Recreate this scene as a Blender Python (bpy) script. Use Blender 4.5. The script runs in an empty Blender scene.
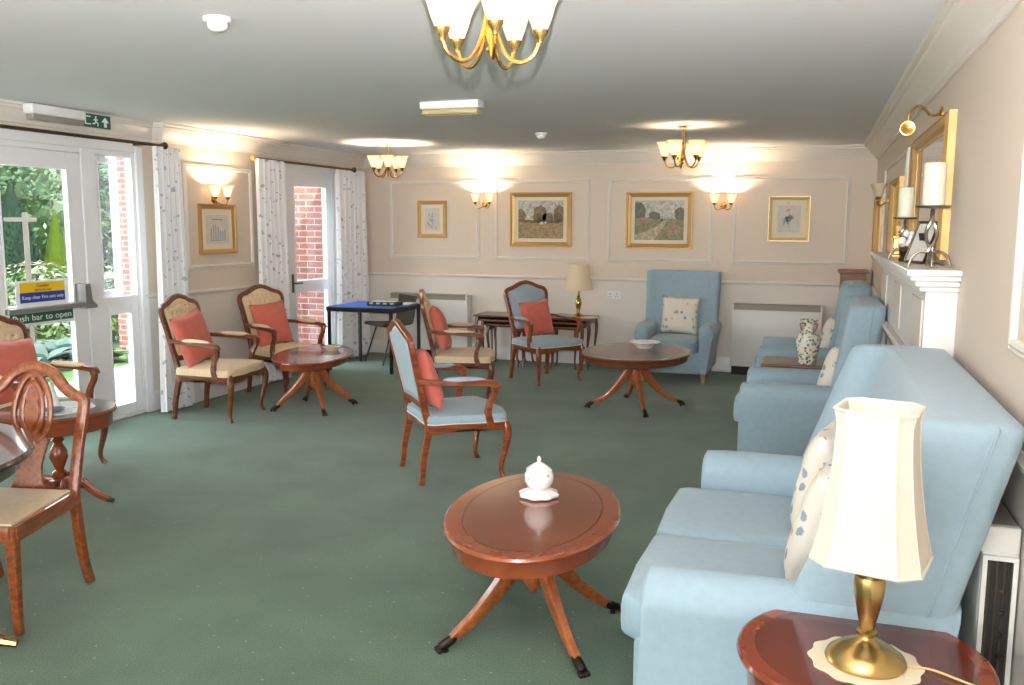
import bpy, bmesh, math, random
from mathutils import Vector, Matrix, noise as mnoise
random.seed(7)
PI = math.pi
R = math.radians
sc = bpy.context.scene
COL = sc.collection

# ------------------------------------------------------------------ materials
def srgb(r, g, b):
    f = lambda c: (c/255/12.92) if c/255 <= .04045 else ((c/255+.055)/1.055)**2.4
    return (f(r), f(g), f(b), 1)

def newmat(name):
    m = bpy.data.materials.new(name); m.use_nodes = True
    nt = m.node_tree
    return m, nt, nt.nodes['Principled BSDF'], nt.links

def bump(nt, b, scale, strength, dist=.01, coord='Object', detail=3):
    tc = nt.nodes.new('ShaderNodeTexCoord'); n = nt.nodes.new('ShaderNodeTexNoise')
    n.inputs['Scale'].default_value = scale; n.inputs['Detail'].default_value = detail
    bp = nt.nodes.new('ShaderNodeBump'); bp.inputs['Strength'].default_value = strength
    bp.inputs['Distance'].default_value = dist
    nt.links.new(tc.outputs[coord], n.inputs['Vector'])
    nt.links.new(n.outputs['Fac'], bp.inputs['Height']); nt.links.new(bp.outputs['Normal'], b.inputs['Normal'])
    return tc, n

def plain(name, col, rough=.5, metal=0, coat=0, bscale=None, bstr=.2, var=0, vscale=8, spec=None, sheen=0, trans=0):
    m, nt, b, L = newmat(name)
    b.inputs['Base Color'].default_value = col; b.inputs['Roughness'].default_value = rough
    b.inputs['Metallic'].default_value = metal; b.inputs['Coat Weight'].default_value = coat
    b.inputs['Coat Roughness'].default_value = .08
    if spec is not None: b.inputs['Specular IOR Level'].default_value = spec
    if sheen: b.inputs['Sheen Weight'].default_value = sheen; b.inputs['Sheen Roughness'].default_value = .5
    if bscale: bump(nt, b, bscale, bstr, .004)
    if var:
        tc = nt.nodes.new('ShaderNodeTexCoord'); n = nt.nodes.new('ShaderNodeTexNoise')
        n.inputs['Scale'].default_value = vscale; n.inputs['Detail'].default_value = 4
        cr = nt.nodes.new('ShaderNodeValToRGB')
        c0 = tuple(c*(1-var) for c in col[:3])+(1,); c1 = tuple(min(1, c*(1+var)) for c in col[:3])+(1,)
        cr.color_ramp.elements[0].position = .3; cr.color_ramp.elements[1].position = .7
        cr.color_ramp.elements[0].color = c0; cr.color_ramp.elements[1].color = c1
        L.new(tc.outputs['Object'], n.inputs['Vector']); L.new(n.outputs['Fac'], cr.inputs['Fac'])
        L.new(cr.outputs['Color'], b.inputs['Base Color'])
    return m

def wood(name, c1, c2, rough=.28, coat=.5, scale=(3, 30, 30), ns=1.6):
    m, nt, b, L = newmat(name)
    tc = nt.nodes.new('ShaderNodeTexCoord'); mp = nt.nodes.new('ShaderNodeMapping')
    mp.inputs['Scale'].default_value = scale
    n = nt.nodes.new('ShaderNodeTexNoise'); n.inputs['Scale'].default_value = ns; n.inputs['Detail'].default_value = 5
    n.inputs['Distortion'].default_value = .6
    cr = nt.nodes.new('ShaderNodeValToRGB')
    cr.color_ramp.elements[0].position = .35; cr.color_ramp.elements[1].position = .68
    cr.color_ramp.elements[0].color = c1; cr.color_ramp.elements[1].color = c2
    L.new(tc.outputs['Object'], mp.inputs['Vector']); L.new(mp.outputs['Vector'], n.inputs['Vector'])
    L.new(n.outputs['Fac'], cr.inputs['Fac']); L.new(cr.outputs['Color'], b.inputs['Base Color'])
    b.inputs['Roughness'].default_value = rough; b.inputs['Coat Weight'].default_value = coat
    b.inputs['Coat Roughness'].default_value = .07
    return m

def spotted(name, base, spots, scale=14, thr=.34, rough=.9, second=None):
    """fabric or china with scattered sprigs"""
    m, nt, b, L = newmat(name)
    tc = nt.nodes.new('ShaderNodeTexCoord')
    prev = None
    mix = None
    for k, (col, sc_, th) in enumerate([(spots, scale, thr)] + ([second] if second else [])):
        mp = nt.nodes.new('ShaderNodeMapping'); mp.inputs['Location'].default_value = (k*3.1, k*1.7, k*.9)
        L.new(tc.outputs['Object'], mp.inputs['Vector'])
        v = nt.nodes.new('ShaderNodeTexVoronoi'); v.inputs['Scale'].default_value = sc_
        n = nt.nodes.new('ShaderNodeTexNoise'); n.inputs['Scale'].default_value = sc_*3.2; n.inputs['Detail'].default_value = 2
        L.new(mp.outputs['Vector'], v.inputs['Vector']); L.new(mp.outputs['Vector'], n.inputs['Vector'])
        a = nt.nodes.new('ShaderNodeMath'); a.operation = 'MULTIPLY_ADD'
        L.new(n.outputs['Fac'], a.inputs[0]); a.inputs[1].default_value = .55; L.new(v.outputs['Distance'], a.inputs[2])
        r = nt.nodes.new('ShaderNodeMapRange'); r.inputs['From Min'].default_value = th+.03; r.inputs['From Max'].default_value = th-.03
        L.new(a.outputs[0], r.inputs['Value'])
        mx = nt.nodes.new('ShaderNodeMix'); mx.data_type = 'RGBA'
        L.new(r.outputs['Result'], mx.inputs['Factor'])
        if prev is None: mx.inputs['A'].default_value = base
        else: L.new(prev, mx.inputs['A'])
        mx.inputs['B'].default_value = col
        prev = mx.outputs['Result']
    L.new(prev, b.inputs['Base Color']); b.inputs['Roughness'].default_value = rough
    return m

M = {}
M['ceiling'] = plain('ceiling_paint', srgb(226, 226, 226), .9, bscale=60, bstr=.08)
M['white'] = plain('white_gloss_paint', srgb(232, 230, 226), .35)
M['upvc'] = plain('white_door_plastic', srgb(236, 236, 238), .3)
M['trim'] = plain('cream_white_trim', srgb(226, 218, 208), .5)
def wall_mat():
    m, nt, b, L = newmat('magnolia_wall_paint')
    g = nt.nodes.new('ShaderNodeNewGeometry'); s = nt.nodes.new('ShaderNodeSeparateXYZ')
    L.new(g.outputs['Position'], s.inputs[0])
    c = nt.nodes.new('ShaderNodeMath'); c.operation = 'GREATER_THAN'; c.inputs[1].default_value = .985
    L.new(s.outputs['Z'], c.inputs[0])
    mx = nt.nodes.new('ShaderNodeMix'); mx.data_type = 'RGBA'
    mx.inputs['A'].default_value = srgb(227, 219, 209); mx.inputs['B'].default_value = srgb(219, 204, 188)
    L.new(c.outputs[0], mx.inputs['Factor']); L.new(mx.outputs['Result'], b.inputs['Base Color'])
    b.inputs['Roughness'].default_value = .6
    bump(nt, b, 90, .06, .003)
    return m
M['wall'] = wall_mat()
def carpet_mat():
    m, nt, b, L = newmat('green_carpet')
    tc = nt.nodes.new('ShaderNodeTexCoord')
    n = nt.nodes.new('ShaderNodeTexNoise'); n.inputs['Scale'].default_value = 2.2; n.inputs['Detail'].default_value = 6
    n2 = nt.nodes.new('ShaderNodeTexNoise'); n2.inputs['Scale'].default_value = 160; n2.inputs['Detail'].default_value = 2
    for q in (n, n2): L.new(tc.outputs['Object'], q.inputs['Vector'])
    cr = nt.nodes.new('ShaderNodeValToRGB')
    cr.color_ramp.elements[0].position = .3; cr.color_ramp.elements[1].position = .72
    cr.color_ramp.elements[0].color = srgb(72, 97, 76); cr.color_ramp.elements[1].color = srgb(90, 117, 93)
    L.new(n.outputs['Fac'], cr.inputs['Fac'])
    mul = nt.nodes.new('ShaderNodeMix'); mul.data_type = 'RGBA'; mul.blend_type = 'MULTIPLY'
    mr = nt.nodes.new('ShaderNodeMapRange'); mr.inputs['From Min'].default_value = .3; mr.inputs['From Max'].default_value = .7
    mr.inputs['To Min'].default_value = .72; mr.inputs['To Max'].default_value = 1.25
    L.new(n2.outputs['Fac'], mr.inputs['Value'])
    mul.inputs['Factor'].default_value = 1
    L.new(cr.outputs['Color'], mul.inputs['A']); L.new(mr.outputs['Result'], mul.inputs['B'])
    # pin dots in a regular diagonal grid
    v = nt.nodes.new('ShaderNodeTexVoronoi'); v.inputs['Scale'].default_value = 9.5; v.inputs['Randomness'].default_value = .12
    mp = nt.nodes.new('ShaderNodeMapping'); mp.inputs['Rotation'].default_value = (0, 0, R(45)); mp.inputs['Scale'].default_value = (1, 1, 0)
    L.new(tc.outputs['Object'], mp.inputs['Vector']); L.new(mp.outputs['Vector'], v.inputs['Vector'])
    lt = nt.nodes.new('ShaderNodeMath'); lt.operation = 'LESS_THAN'; lt.inputs[1].default_value = .05
    L.new(v.outputs['Distance'], lt.inputs[0])
    fa = nt.nodes.new('ShaderNodeMath'); fa.operation = 'MULTIPLY'; fa.inputs[1].default_value = .55
    L.new(lt.outputs[0], fa.inputs[0])
    mx = nt.nodes.new('ShaderNodeMix'); mx.data_type = 'RGBA'; mx.inputs['B'].default_value = srgb(150, 165, 145)
    L.new(fa.outputs[0], mx.inputs['Factor']); L.new(mul.outputs['Result'], mx.inputs['A'])
    L.new(mx.outputs['Result'], b.inputs['Base Color']); b.inputs['Roughness'].default_value = .95
    b.inputs['Specular IOR Level'].default_value = .1
    b.inputs['Sheen Weight'].default_value = .25
    bp = nt.nodes.new('ShaderNodeBump'); bp.inputs['Strength'].default_value = .5; bp.inputs['Distance'].default_value = .006
    L.new(n2.outputs['Fac'], bp.inputs['Height']); L.new(bp.outputs['Normal'], b.inputs['Normal'])
    return m
M['carpet'] = carpet_mat()
M['wood'] = wood('polished_cherry_wood', srgb(112, 52, 24), srgb(158, 84, 42))
M['wood_dark'] = wood('dark_walnut_show_wood', srgb(92, 46, 26), srgb(128, 72, 44))
M['mahog'] = wood('mahogany_table_top', srgb(104, 48, 28), srgb(132, 66, 38), .2, .7, (12, 2, 2), 1.2)
M['mahog_band'] = wood('mahogany_crossband', srgb(126, 60, 32), srgb(142, 70, 38), .22, .6, (5, 5, 5), 2)
M['yew'] = wood('orange_brown_leg_wood', srgb(150, 78, 34), srgb(182, 104, 54), .3, .5)
M['redtop'] = wood('red_mahogany_top', srgb(88, 34, 18), srgb(108, 44, 24), .22, .6, (10, 2, 2), 1.2)
M['redband'] = wood('red_mahogany_band', srgb(116, 46, 24), srgb(134, 58, 30), .22, .6, (4, 4, 4), 2)
M['nest'] = wood('brown_nest_table_wood', srgb(92, 52, 36), srgb(122, 76, 52), .3, .4)
M['nestband'] = wood('brown_crossband', srgb(98, 54, 36), srgb(116, 68, 44), .25, .5, (5, 5, 5), 2)
M['beech'] = wood('pale_wood_foot', srgb(150, 105, 70), srgb(175, 130, 90), .4, .1)
M['cabwood'] = wood('brown_cabinet_wood', srgb(125, 82, 60), srgb(155, 108, 82), .45, .1)
M['dkwood'] = wood('very_dark_dining_wood', srgb(52, 32, 24), srgb(84, 52, 38), .16, .8, (8, 2, 2), 1.2)
M['blue'] = plain('duck_egg_upholstery', srgb(149, 172, 184), .85, bscale=350, bstr=.25, var=.04, vscale=30, sheen=.25)
M['seatblue'] = plain('pale_blue_chair_fabric', srgb(160, 180, 190), .8, bscale=300, bstr=.2, var=.04, vscale=40, sheen=.2)
M['cream'] = plain('cream_damask_fabric', srgb(222, 196, 158), .75, bscale=160, bstr=.3, var=.06, vscale=45, sheen=.2)
M['inlay'] = plain('dark_inlay_line', srgb(70, 34, 20), .3)
M['button'] = plain('buff_covered_button', srgb(206, 180, 144), .7)
M['piping'] = plain('pale_gimp_braid', srgb(214, 214, 208), .7)
M['pipcream'] = plain('cream_gimp_braid', srgb(226, 206, 172), .7)
M['coral'] = plain('coral_cushion_fabric', srgb(206, 106, 88), .8, bscale=220, bstr=.3, var=.06, vscale=20, sheen=.2)
M['floral'] = spotted('floral_cushion_fabric', srgb(226, 218, 204), srgb(138, 148, 168), 13, .45, second=(srgb(188, 168, 148), 10, .43))
M['curtain'] = spotted('sprigged_curtain_fabric', srgb(232, 232, 232), srgb(172, 178, 190), 8, .43, second=(srgb(176, 184, 198), 17, .46))
M['brass'] = plain('polished_brass', srgb(214, 170, 92), .2, metal=1)
M['brass2'] = plain('antique_brass_lamp', srgb(190, 160, 100), .25, metal=1)
M['gold'] = plain('gilt_picture_frame', srgb(188, 150, 92), .42, metal=.5, bscale=80, bstr=.1)
M['gold2'] = plain('pale_gilt_frame', srgb(214, 190, 138), .4, metal=.4)
M['bronze'] = plain('dark_bronze', srgb(96, 84, 66), .35, metal=1)
M['paw'] = plain('blackened_brass', srgb(58, 50, 42), .4, metal=.8)
M['pewter'] = plain('pewter_metal', srgb(150, 140, 122), .3, metal=.9)
M['chrome'] = plain('brushed_aluminium', srgb(150, 148, 146), .4, metal=.5)
M['black'] = plain('black_metal', srgb(28, 26, 26), .5)
M['blackbox'] = plain('dark_grille_void', srgb(22, 22, 24), .7)
M['brownplastic'] = plain('dark_brown_plastic', srgb(62, 52, 48), .5)
M['baize'] = plain('blue_baize', srgb(40, 92, 178), .9, bscale=200, bstr=.2)
M['heater'] = plain('off_white_heater_enamel', srgb(222, 220, 214), .4)
M['grille'] = plain('grey_beige_grille', srgb(150, 142, 130), .5)
M['plastic'] = plain('white_plastic', srgb(232, 232, 230), .4)
M['lens'] = plain('clear_diffuser', srgb(196, 178, 132), .15, spec=.8)
M['china'] = plain('white_china', srgb(240, 238, 234), .15, coat=.5)
M['candle'] = plain('ivory_wax', srgb(226, 222, 200), .5)
M['candle'].node_tree.nodes['Principled BSDF'].inputs['Subsurface Weight'].default_value = .3
M['candle'].node_tree.nodes['Principled BSDF'].inputs['Subsurface Radius'].default_value = (.02, .015, .01)
M['vase'] = spotted('painted_famille_china', srgb(226, 222, 206), srgb(84, 110, 116), 40, .66, .15, second=(srgb(176, 150, 84), 30, .56))
M['sprig'] = spotted('floral_china', srgb(238, 236, 232), srgb(120, 140, 180), 22, .42, .15, second=(srgb(150, 170, 120), 18, .4))
M['lace'] = plain('cream_lace', srgb(232, 220, 190), .9, bscale=260, bstr=.8)
M['shade'] = plain('ivory_lampshade_silk', srgb(212, 203, 188), .8, bscale=220, bstr=.12)
M['shadein'] = plain('white_shade_lining', srgb(238, 236, 232), .8)
M['shade_old'] = plain('cream_lampshade', srgb(226, 208, 176), .8, bscale=220, bstr=.12)
M['green'] = plain('sign_green', srgb(24, 92, 66), .45)
M['yellow'] = plain('sign_yellow', srgb(240, 196, 20), .45)
M['signblue'] = plain('sign_blue', srgb(36, 62, 150), .45)
M['signwhite'] = plain('sign_white', srgb(236, 238, 236), .45)
M['signblack'] = plain('sign_black', srgb(30, 28, 24), .5)
M['mount'] = plain('ivory_picture_mount', srgb(226, 214, 190), .8)
M['paper'] = plain('pale_print_paper', srgb(206, 200, 190), .8, var=.08, vscale=30)
M['cord'] = plain('gold_lamp_flex', srgb(214, 180, 120), .5)
M['cloth'] = plain('slate_blue_cloth', srgb(110, 128, 136), .9)
M['gamebox'] = plain('dark_green_card', srgb(34, 62, 54), .6)
def mirror_mat():
    m, nt, b, L = newmat('mirror_glass'); b.inputs['Metallic'].default_value = 1
    b.inputs['Roughness'].default_value = .02; b.inputs['Base Color'].default_value = (.85, .86, .85, 1); return m
M['mirror'] = mirror_mat()
def glass_mat():
    m, nt, b, L = newmat('window_glass')
    out = nt.nodes['Material Output']; nt.nodes.remove(b)
    t = nt.nodes.new('ShaderNodeBsdfTransparent'); g = nt.nodes.new('ShaderNodeBsdfGlossy'); g.inputs['Roughness'].default_value = .01
    t.inputs['Color'].default_value = (.95, .97, .96, 1)
    lw = nt.nodes.new('ShaderNodeLayerWeight'); lw.inputs['Blend'].default_value = .5
    pw = nt.nodes.new('ShaderNodeMath'); pw.operation = 'POWER'; pw.inputs[1].default_value = 4
    f = nt.nodes.new('ShaderNodeMath'); f.operation = 'MULTIPLY_ADD'; f.inputs[1].default_value = .5; f.inputs[2].default_value = .03
    L.new(lw.outputs['Facing'], pw.inputs[0]); L.new(pw.outputs[0], f.inputs[0])
    mx = nt.nodes.new('ShaderNodeMixShader')
    L.new(f.outputs[0], mx.inputs[0]); L.new(t.outputs[0], mx.inputs[1]); L.new(g.outputs[0], mx.inputs[2]); L.new(mx.outputs[0], out.inputs[0])
    return m
M['glass'] = glass_mat()
def alabaster(name, col):
    m, nt, b, L = newmat(name)
    out = nt.nodes['Material Output']; b.inputs['Base Color'].default_value = col; b.inputs['Roughness'].default_value = .25
    t = nt.nodes.new('ShaderNodeBsdfTranslucent'); t.inputs['Color'].default_value = col
    mx = nt.nodes.new('ShaderNodeMixShader'); mx.inputs[0].default_value = .5
    L.new(b.outputs[0], mx.inputs[1]); L.new(t.outputs[0], mx.inputs[2]); L.new(mx.outputs[0], out.inputs[0])
    return m
M['alab'] = alabaster('alabaster_glass', srgb(248, 236, 216))
def emit(name, col, s):
    m, nt, b, L = newmat(name); b.inputs['Emission Color'].default_value = col; b.inputs['Emission Strength'].default_value = s
    b.inputs['Base Color'].default_value = col; return m
M['bulb_on'] = emit('lit_bulb', (1, .8, .55, 1), 14)
def brick_mat():
    m, nt, b, L = newmat('red_brickwork')
    g = nt.nodes.new('ShaderNodeTexCoord'); s = nt.nodes.new('ShaderNodeSeparateXYZ'); c = nt.nodes.new('ShaderNodeCombineXYZ')
    L.new(g.outputs['Object'], s.inputs[0]); L.new(s.outputs['X'], c.inputs[0]); L.new(s.outputs['Z'], c.inputs[1])
    k = nt.nodes.new('ShaderNodeTexBrick'); L.new(c.outputs[0], k.inputs['Vector'])
    k.inputs['Scale'].default_value = 1; k.inputs['Brick Width'].default_value = .225; k.inputs['Row Height'].default_value = .075
    k.inputs['Mortar Size'].default_value = .006; k.inputs['Mortar Smooth'].default_value = .1
    k.inputs['Color1'].default_value = srgb(114, 66, 58); k.inputs['Color2'].default_value = srgb(98, 57, 51)
    k.inputs['Mortar'].default_value = srgb(142, 127, 119)
    L.new(k.outputs['Color'], b.inputs['Base Color']); b.inputs['Roughness'].default_value = .9
    bp = nt.nodes.new('ShaderNodeBump'); bp.invert = True; bp.inputs['Strength'].default_value = .5; bp.inputs['Distance'].default_value = .01
    L.new(k.outputs['Fac'], bp.inputs['Height']); L.new(bp.outputs['Normal'], b.inputs['Normal'])
    return m
M['brick'] = brick_mat()
def slab_mat():
    m, nt, b, L = newmat('patio_slabs')
    g = nt.nodes.new('ShaderNodeTexCoord')
    k = nt.nodes.new('ShaderNodeTexBrick'); L.new(g.outputs['Object'], k.inputs['Vector'])
    k.inputs['Scale'].default_value = 1; k.inputs['Brick Width'].default_value = .6; k.inputs['Row Height'].default_value = .45
    k.inputs['Mortar Size'].default_value = .01
    k.inputs['Color1'].default_value = srgb(112, 111, 109); k.inputs['Color2'].default_value = srgb(104, 103, 101)
    k.inputs['Mortar'].default_value = srgb(120, 118, 112)
    L.new(k.outputs['Color'], b.inputs['Base Color']); b.inputs['Roughness'].default_value = .9
    return m
M['slab'] = slab_mat()
def leaf(name, c, var=.35):
    c = tuple(v*.17 for v in c[:3])+(1,)
    m, nt, b, L = newmat(name)
    out = nt.nodes['Material Output']
    g = nt.nodes.new('ShaderNodeNewGeometry'); cr = nt.nodes.new('ShaderNodeValToRGB')
    cr.color_ramp.elements[0].color = tuple(v*(1-var) for v in c[:3])+(1,); cr.color_ramp.elements[1].color = tuple(min(1, v*(1+var)) for v in c[:3])+(1,)
    L.new(g.outputs['Random Per Island'], cr.inputs['Fac']); L.new(cr.outputs['Color'], b.inputs['Base Color'])
    b.inputs['Roughness'].default_value = .5
    t = nt.nodes.new('ShaderNodeBsdfTranslucent'); L.new(cr.outputs['Color'], t.inputs['Color'])
    mx = nt.nodes.new('ShaderNodeMixShader'); mx.inputs[0].default_value = .4
    L.new(b.outputs[0], mx.inputs[1]); L.new(t.outputs[0], mx.inputs[2]); L.new(mx.outputs[0], out.inputs[0])
    return m
M['leaf1'] = leaf('mid_green_leaves', srgb(104, 158, 84))
M['leaf2'] = leaf('dark_blue_green_leaves', srgb(80, 128, 100))
M['leaf3'] = leaf('lime_conifer_foliage', srgb(168, 210, 50), .25)
M['leaf4'] = leaf('blue_hosta_leaves', srgb(134, 176, 156), .3)
M['leaf5'] = leaf('cream_flowers', srgb(232, 226, 178), .15)
M['leaf6'] = leaf('light_green_leaves', srgb(146, 190, 96), .3)
M['bark'] = plain('tree_bark', srgb(96, 80, 64), .95, var=.3, vscale=10)
M['soil'] = plain('garden_earth', srgb(46, 52, 32), .95, var=.3, vscale=3)
M['lawn'] = plain('garden_lawn', srgb(46, 74, 32), .95, var=.25, vscale=6)
M['timber'] = plain('weathered_grey_timber', srgb(58, 55, 50), .9, var=.15, vscale=6)
def art(name, sky, mid, ground, scale=1):
    """landscape print: pale sky over dim trees over a lane and grass"""
    m, nt, b, L = newmat(name)
    g = nt.nodes.new('ShaderNodeTexCoord'); s = nt.nodes.new('ShaderNodeSeparateXYZ'); L.new(g.outputs['Generated'], s.inputs[0])
    n = nt.nodes.new('ShaderNodeTexNoise'); n.inputs['Scale'].default_value = 5*scale; n.inputs['Detail'].default_value = 5
    L.new(g.outputs['Generated'], n.inputs['Vector'])
    a = nt.nodes.new('ShaderNodeMath'); a.operation = 'MULTIPLY_ADD'; a.inputs[1].default_value = 1.1
    L.new(n.outputs['Fac'], a.inputs[0]); L.new(s.outputs['Z'], a.inputs[2])
    cr = nt.nodes.new('ShaderNodeValToRGB'); e = cr.color_ramp.elements
    e[0].position = .72; e[0].color = ground; e[1].position = 1.3; e[1].color = sky
    r = nt.nodes.new('ShaderNodeMath'); r.operation = 'MULTIPLY'; r.inputs[1].default_value = .66
    L.new(a.outputs[0], r.inputs[0]); L.new(r.outputs[0], cr.inputs['Fac'])
    e[0].position = .5; e[1].position = .92
    q = e.new(.62); q.color = mid; q = e.new(.78); q.color = tuple(c*1.3 for c in mid[:3])+(1,); q = e.new(.84); q.color = sky
    n2 = nt.nodes.new('ShaderNodeTexNoise'); n2.inputs['Scale'].default_value = 26; n2.inputs['Detail'].default_value = 4
    L.new(g.outputs['Generated'], n2.inputs['Vector'])
    mr = nt.nodes.new('ShaderNodeMapRange'); mr.inputs['To Min'].default_value = .6; mr.inputs['To Max'].default_value = 1.35
    L.new(n2.outputs['Fac'], mr.inputs['Value'])
    mu = nt.nodes.new('ShaderNodeMix'); mu.data_type = 'RGBA'; mu.blend_type = 'MULTIPLY'; mu.inputs['Factor'].default_value = 1
    L.new(cr.outputs['Color'], mu.inputs['A']); L.new(mr.outputs['Result'], mu.inputs['B'])
    L.new(mu.outputs['Result'], b.inputs['Base Color']); b.inputs['Roughness'].default_value = .3
    return m
M['art1'] = art('brown_field_print', srgb(178, 176, 160), srgb(104, 92, 66), srgb(140, 120, 84))
M['art2'] = art('country_lane_print', srgb(168, 172, 156), srgb(96, 96, 70), srgb(150, 138, 106), 1.3)

# ------------------------------------------------------------------ geometry helpers
def vsub(a, b): return (a[0]-b[0], a[1]-b[1], a[2]-b[2])
def smooth(pts, n=4, closed=False):
    P = [Vector(p) for p in pts]; out = []
    N = len(P); rng = N if closed else N-1
    for i in range(rng):
        if closed: a, b, c, d = P[i-1], P[i], P[(i+1) % N], P[(i+2) % N]
        else: a, b, c, d = P[max(i-1, 0)], P[i], P[i+1], P[min(i+2, N-1)]
        for k in range(n):
            t = k/n
            out.append(.5*((2*b)+(c-a)*t+(2*a-5*b+4*c-d)*t*t+(3*b-a-3*c+d)*t**3))
    if not closed: out.append(P[-1])
    return out

class MB:
    def __init__(s): s.v = []; s.f = []; s.m = []; s.mi = 0
    def add(s, vs, fs, mi=None):
        o = len(s.v); s.v += [Vector(v) for v in vs]; s.f += [[o+i for i in f] for f in fs]
        s.m += [s.mi if mi is None else mi]*len(fs); return s
    def box(s, x0, x1, y0, y1, z0, z1, bev=0, mi=None):
        if bev <= 0:
            vs = [(x, y, z) for z in (z0, z1) for y in (y0, y1) for x in (x0, x1)]
            return s.add(vs, [(0, 2, 3, 1), (4, 5, 7, 6), (0, 1, 5, 4), (2, 6, 7, 3), (0, 4, 6, 2), (1, 3, 7, 5)], mi)
        bm = bmesh.new(); bmesh.ops.create_cube(bm, size=1)
        for v in bm.verts: v.co = Vector(((x0+x1)/2+v.co.x*(x1-x0), (y0+y1)/2+v.co.y*(y1-y0), (z0+z1)/2+v.co.z*(z1-z0)))
        seg = 1 if bev < .008 else 3
        bmesh.ops.bevel(bm, geom=bm.edges[:], offset=bev, segments=seg, profile=.5, affect='EDGES')
        bm.verts.index_update()
        s.add([v.co.copy() for v in bm.verts], [[v.index for v in f.verts] for f in bm.faces], mi); bm.free(); return s
    def obox(s, c, size, rz=0, bev=0, ry=0, rx=0, mi=None):
        t = MB(); t.box(-size[0]/2, size[0]/2, -size[1]/2, size[1]/2, -size[2]/2, size[2]/2, bev)
        mat = Matrix.Translation(c) @ Matrix.Rotation(rz, 4, 'Z') @ Matrix.Rotation(ry, 4, 'Y') @ Matrix.Rotation(rx, 4, 'X')
        return s.add([mat @ v for v in t.v], t.f, mi)
    def loft(s, rings, cap=True, closed=False, mi=None):
        n = len(rings[0]); vs = [p for r in rings for p in r]; fs = []
        K = len(rings)
        for i in range(K if closed else K-1):
            for j in range(n):
                a, b = i*n+j, i*n+(j+1) % n; c, d = ((i+1) % K)*n+(j+1) % n, ((i+1) % K)*n+j
                fs.append((a, b, c, d))
        if cap and not closed:
            fs.append(tuple(range(n-1, -1, -1))); fs.append(tuple((K-1)*n+j for j in range(n)))
        return s.add(vs, fs, mi)
    def lathe(s, prof, c=(0, 0, 0), seg=24, axis='Z', sx=1, sy=1, mi=None, wav=None, cap=True):
        rings = []
        for q in prof:
            r, z = q[0], q[1]; ring = []
            for k in range(seg):
                a = 2*PI*k/seg; rr = max(r, 1e-4)
                if wav and r > 0: rr = r*(1+wav[1]*math.cos(wav[0]*a)*(q[2] if len(q) > 2 else 1))
                p = Vector((rr*math.cos(a)*sx, rr*math.sin(a)*sy, z))
                if axis == 'X': p = Vector((z, p.x, p.y))
                elif axis == 'Y': p = Vector((p.x, z, p.y))
                ring.append(p+Vector(c))
            rings.append(ring)
        return s.loft(rings, cap, mi=mi)
    def tube(s, path, rad, seg=8, closed=False, square=False, up=None, cap=True, mi=None):
        P = [Vector(p) for p in path]; N = len(P)
        def rr(i):
            if not isinstance(rad, (list, tuple)): return (rad, rad)
            t = i/(N-1)*(len(rad)-1) if not closed else 0
            k = min(int(t), len(rad)-2); f = t-k
            g = lambda q: q if isinstance(q, (tuple, list)) else (q, q)
            if closed: return g(rad[0])
            a, b = g(rad[k]), g(rad[k+1]); return (a[0]*(1-f)+b[0]*f, a[1]*(1-f)+b[1]*f)
        rings = []; X = None
        for i in range(N):
            if closed: T = P[(i+1) % N]-P[i-1]
            else: T = P[min(i+1, N-1)]-P[max(i-1, 0)]
            if T.length < 1e-9: T = Vector((0, 0, 1))
            T.normalize()
            if up is not None:
                u = Vector(up); X = u-T*u.dot(T)
                if X.length < 1e-3: X = T.orthogonal()
            elif X is None: X = T.orthogonal()
            else: X = X-T*X.dot(T)
            X.normalize(); Y = T.cross(X); a, b = rr(i); ring = []
            if square:
                q = .78
                for (cx, cy) in ((1, -q), (1, q), (q, 1), (-q, 1), (-1, q), (-1, -q), (-q, -1), (q, -1)):
                    ring.append(P[i]+X*cx*a+Y*cy*b)
            else:
                for k in range(seg):
                    t = 2*PI*k/seg; ring.append(P[i]+X*math.cos(t)*a+Y*math.sin(t)*b)
            rings.append(ring)
        return s.loft(rings, cap, closed, mi)
    def sphere(s, c, r, seg=12, rings=8, sc_=(1, 1, 1), mi=None):
        rr = []
        for i in range(rings+1):
            a = -PI/2+PI*i/rings
            rr.append([Vector(c)+Vector((max(r*math.cos(a), 1e-4)*math.cos(2*PI*k/seg)*sc_[0], max(r*math.cos(a), 1e-4)*math.sin(2*PI*k/seg)*sc_[1], r*math.sin(a)*sc_[2])) for k in range(seg)])
        return s.loft(rr, True, mi=mi)
    def prism(s, poly, z0, z1, mi=None):
        return s.loft([[Vector((p[0], p[1], z0)) for p in poly], [Vector((p[0], p[1], z1)) for p in poly]], True, mi=mi)
    def xf(s, mat, start=0):
        for i in range(start, len(s.v)): s.v[i] = mat @ s.v[i]
        return s
    def pad(s, outline, prof, dome, nr=6, mat=None, dimp=None, p=2.4, back=True):
        """outline: closed 2D list; prof: [(inset scale, height)], then a domed cap of height dome"""
        cx = sum(q[0] for q in outline)/len(outline); cy = sum(q[1] for q in outline)/len(outline)
        def ring(k, h): return [Vector((cx+(q[0]-cx)*k, cy+(q[1]-cy)*k, h)) for q in outline]
        rings = [ring(k, h) for k, h in prof]
        k0, h0 = prof[-1]
        for i in range(1, nr+1):
            t = 1-i/nr; k = k0*max(t, .002)
            rings.append(ring(k, h0+dome*(1-t**p)))
        if dimp:
            for r_ in rings[len(prof):]:
                for v in r_:
                    for (dx, dy) in dimp[0]:
                        d2 = (v.x-dx)**2+(v.y-dy)**2; v.z -= dimp[1]*math.exp(-d2/dimp[2]**2)
        st = len(s.v)
        s.loft(rings, True)
        if mat is not None: s.xf(mat, st)
        return s
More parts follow.
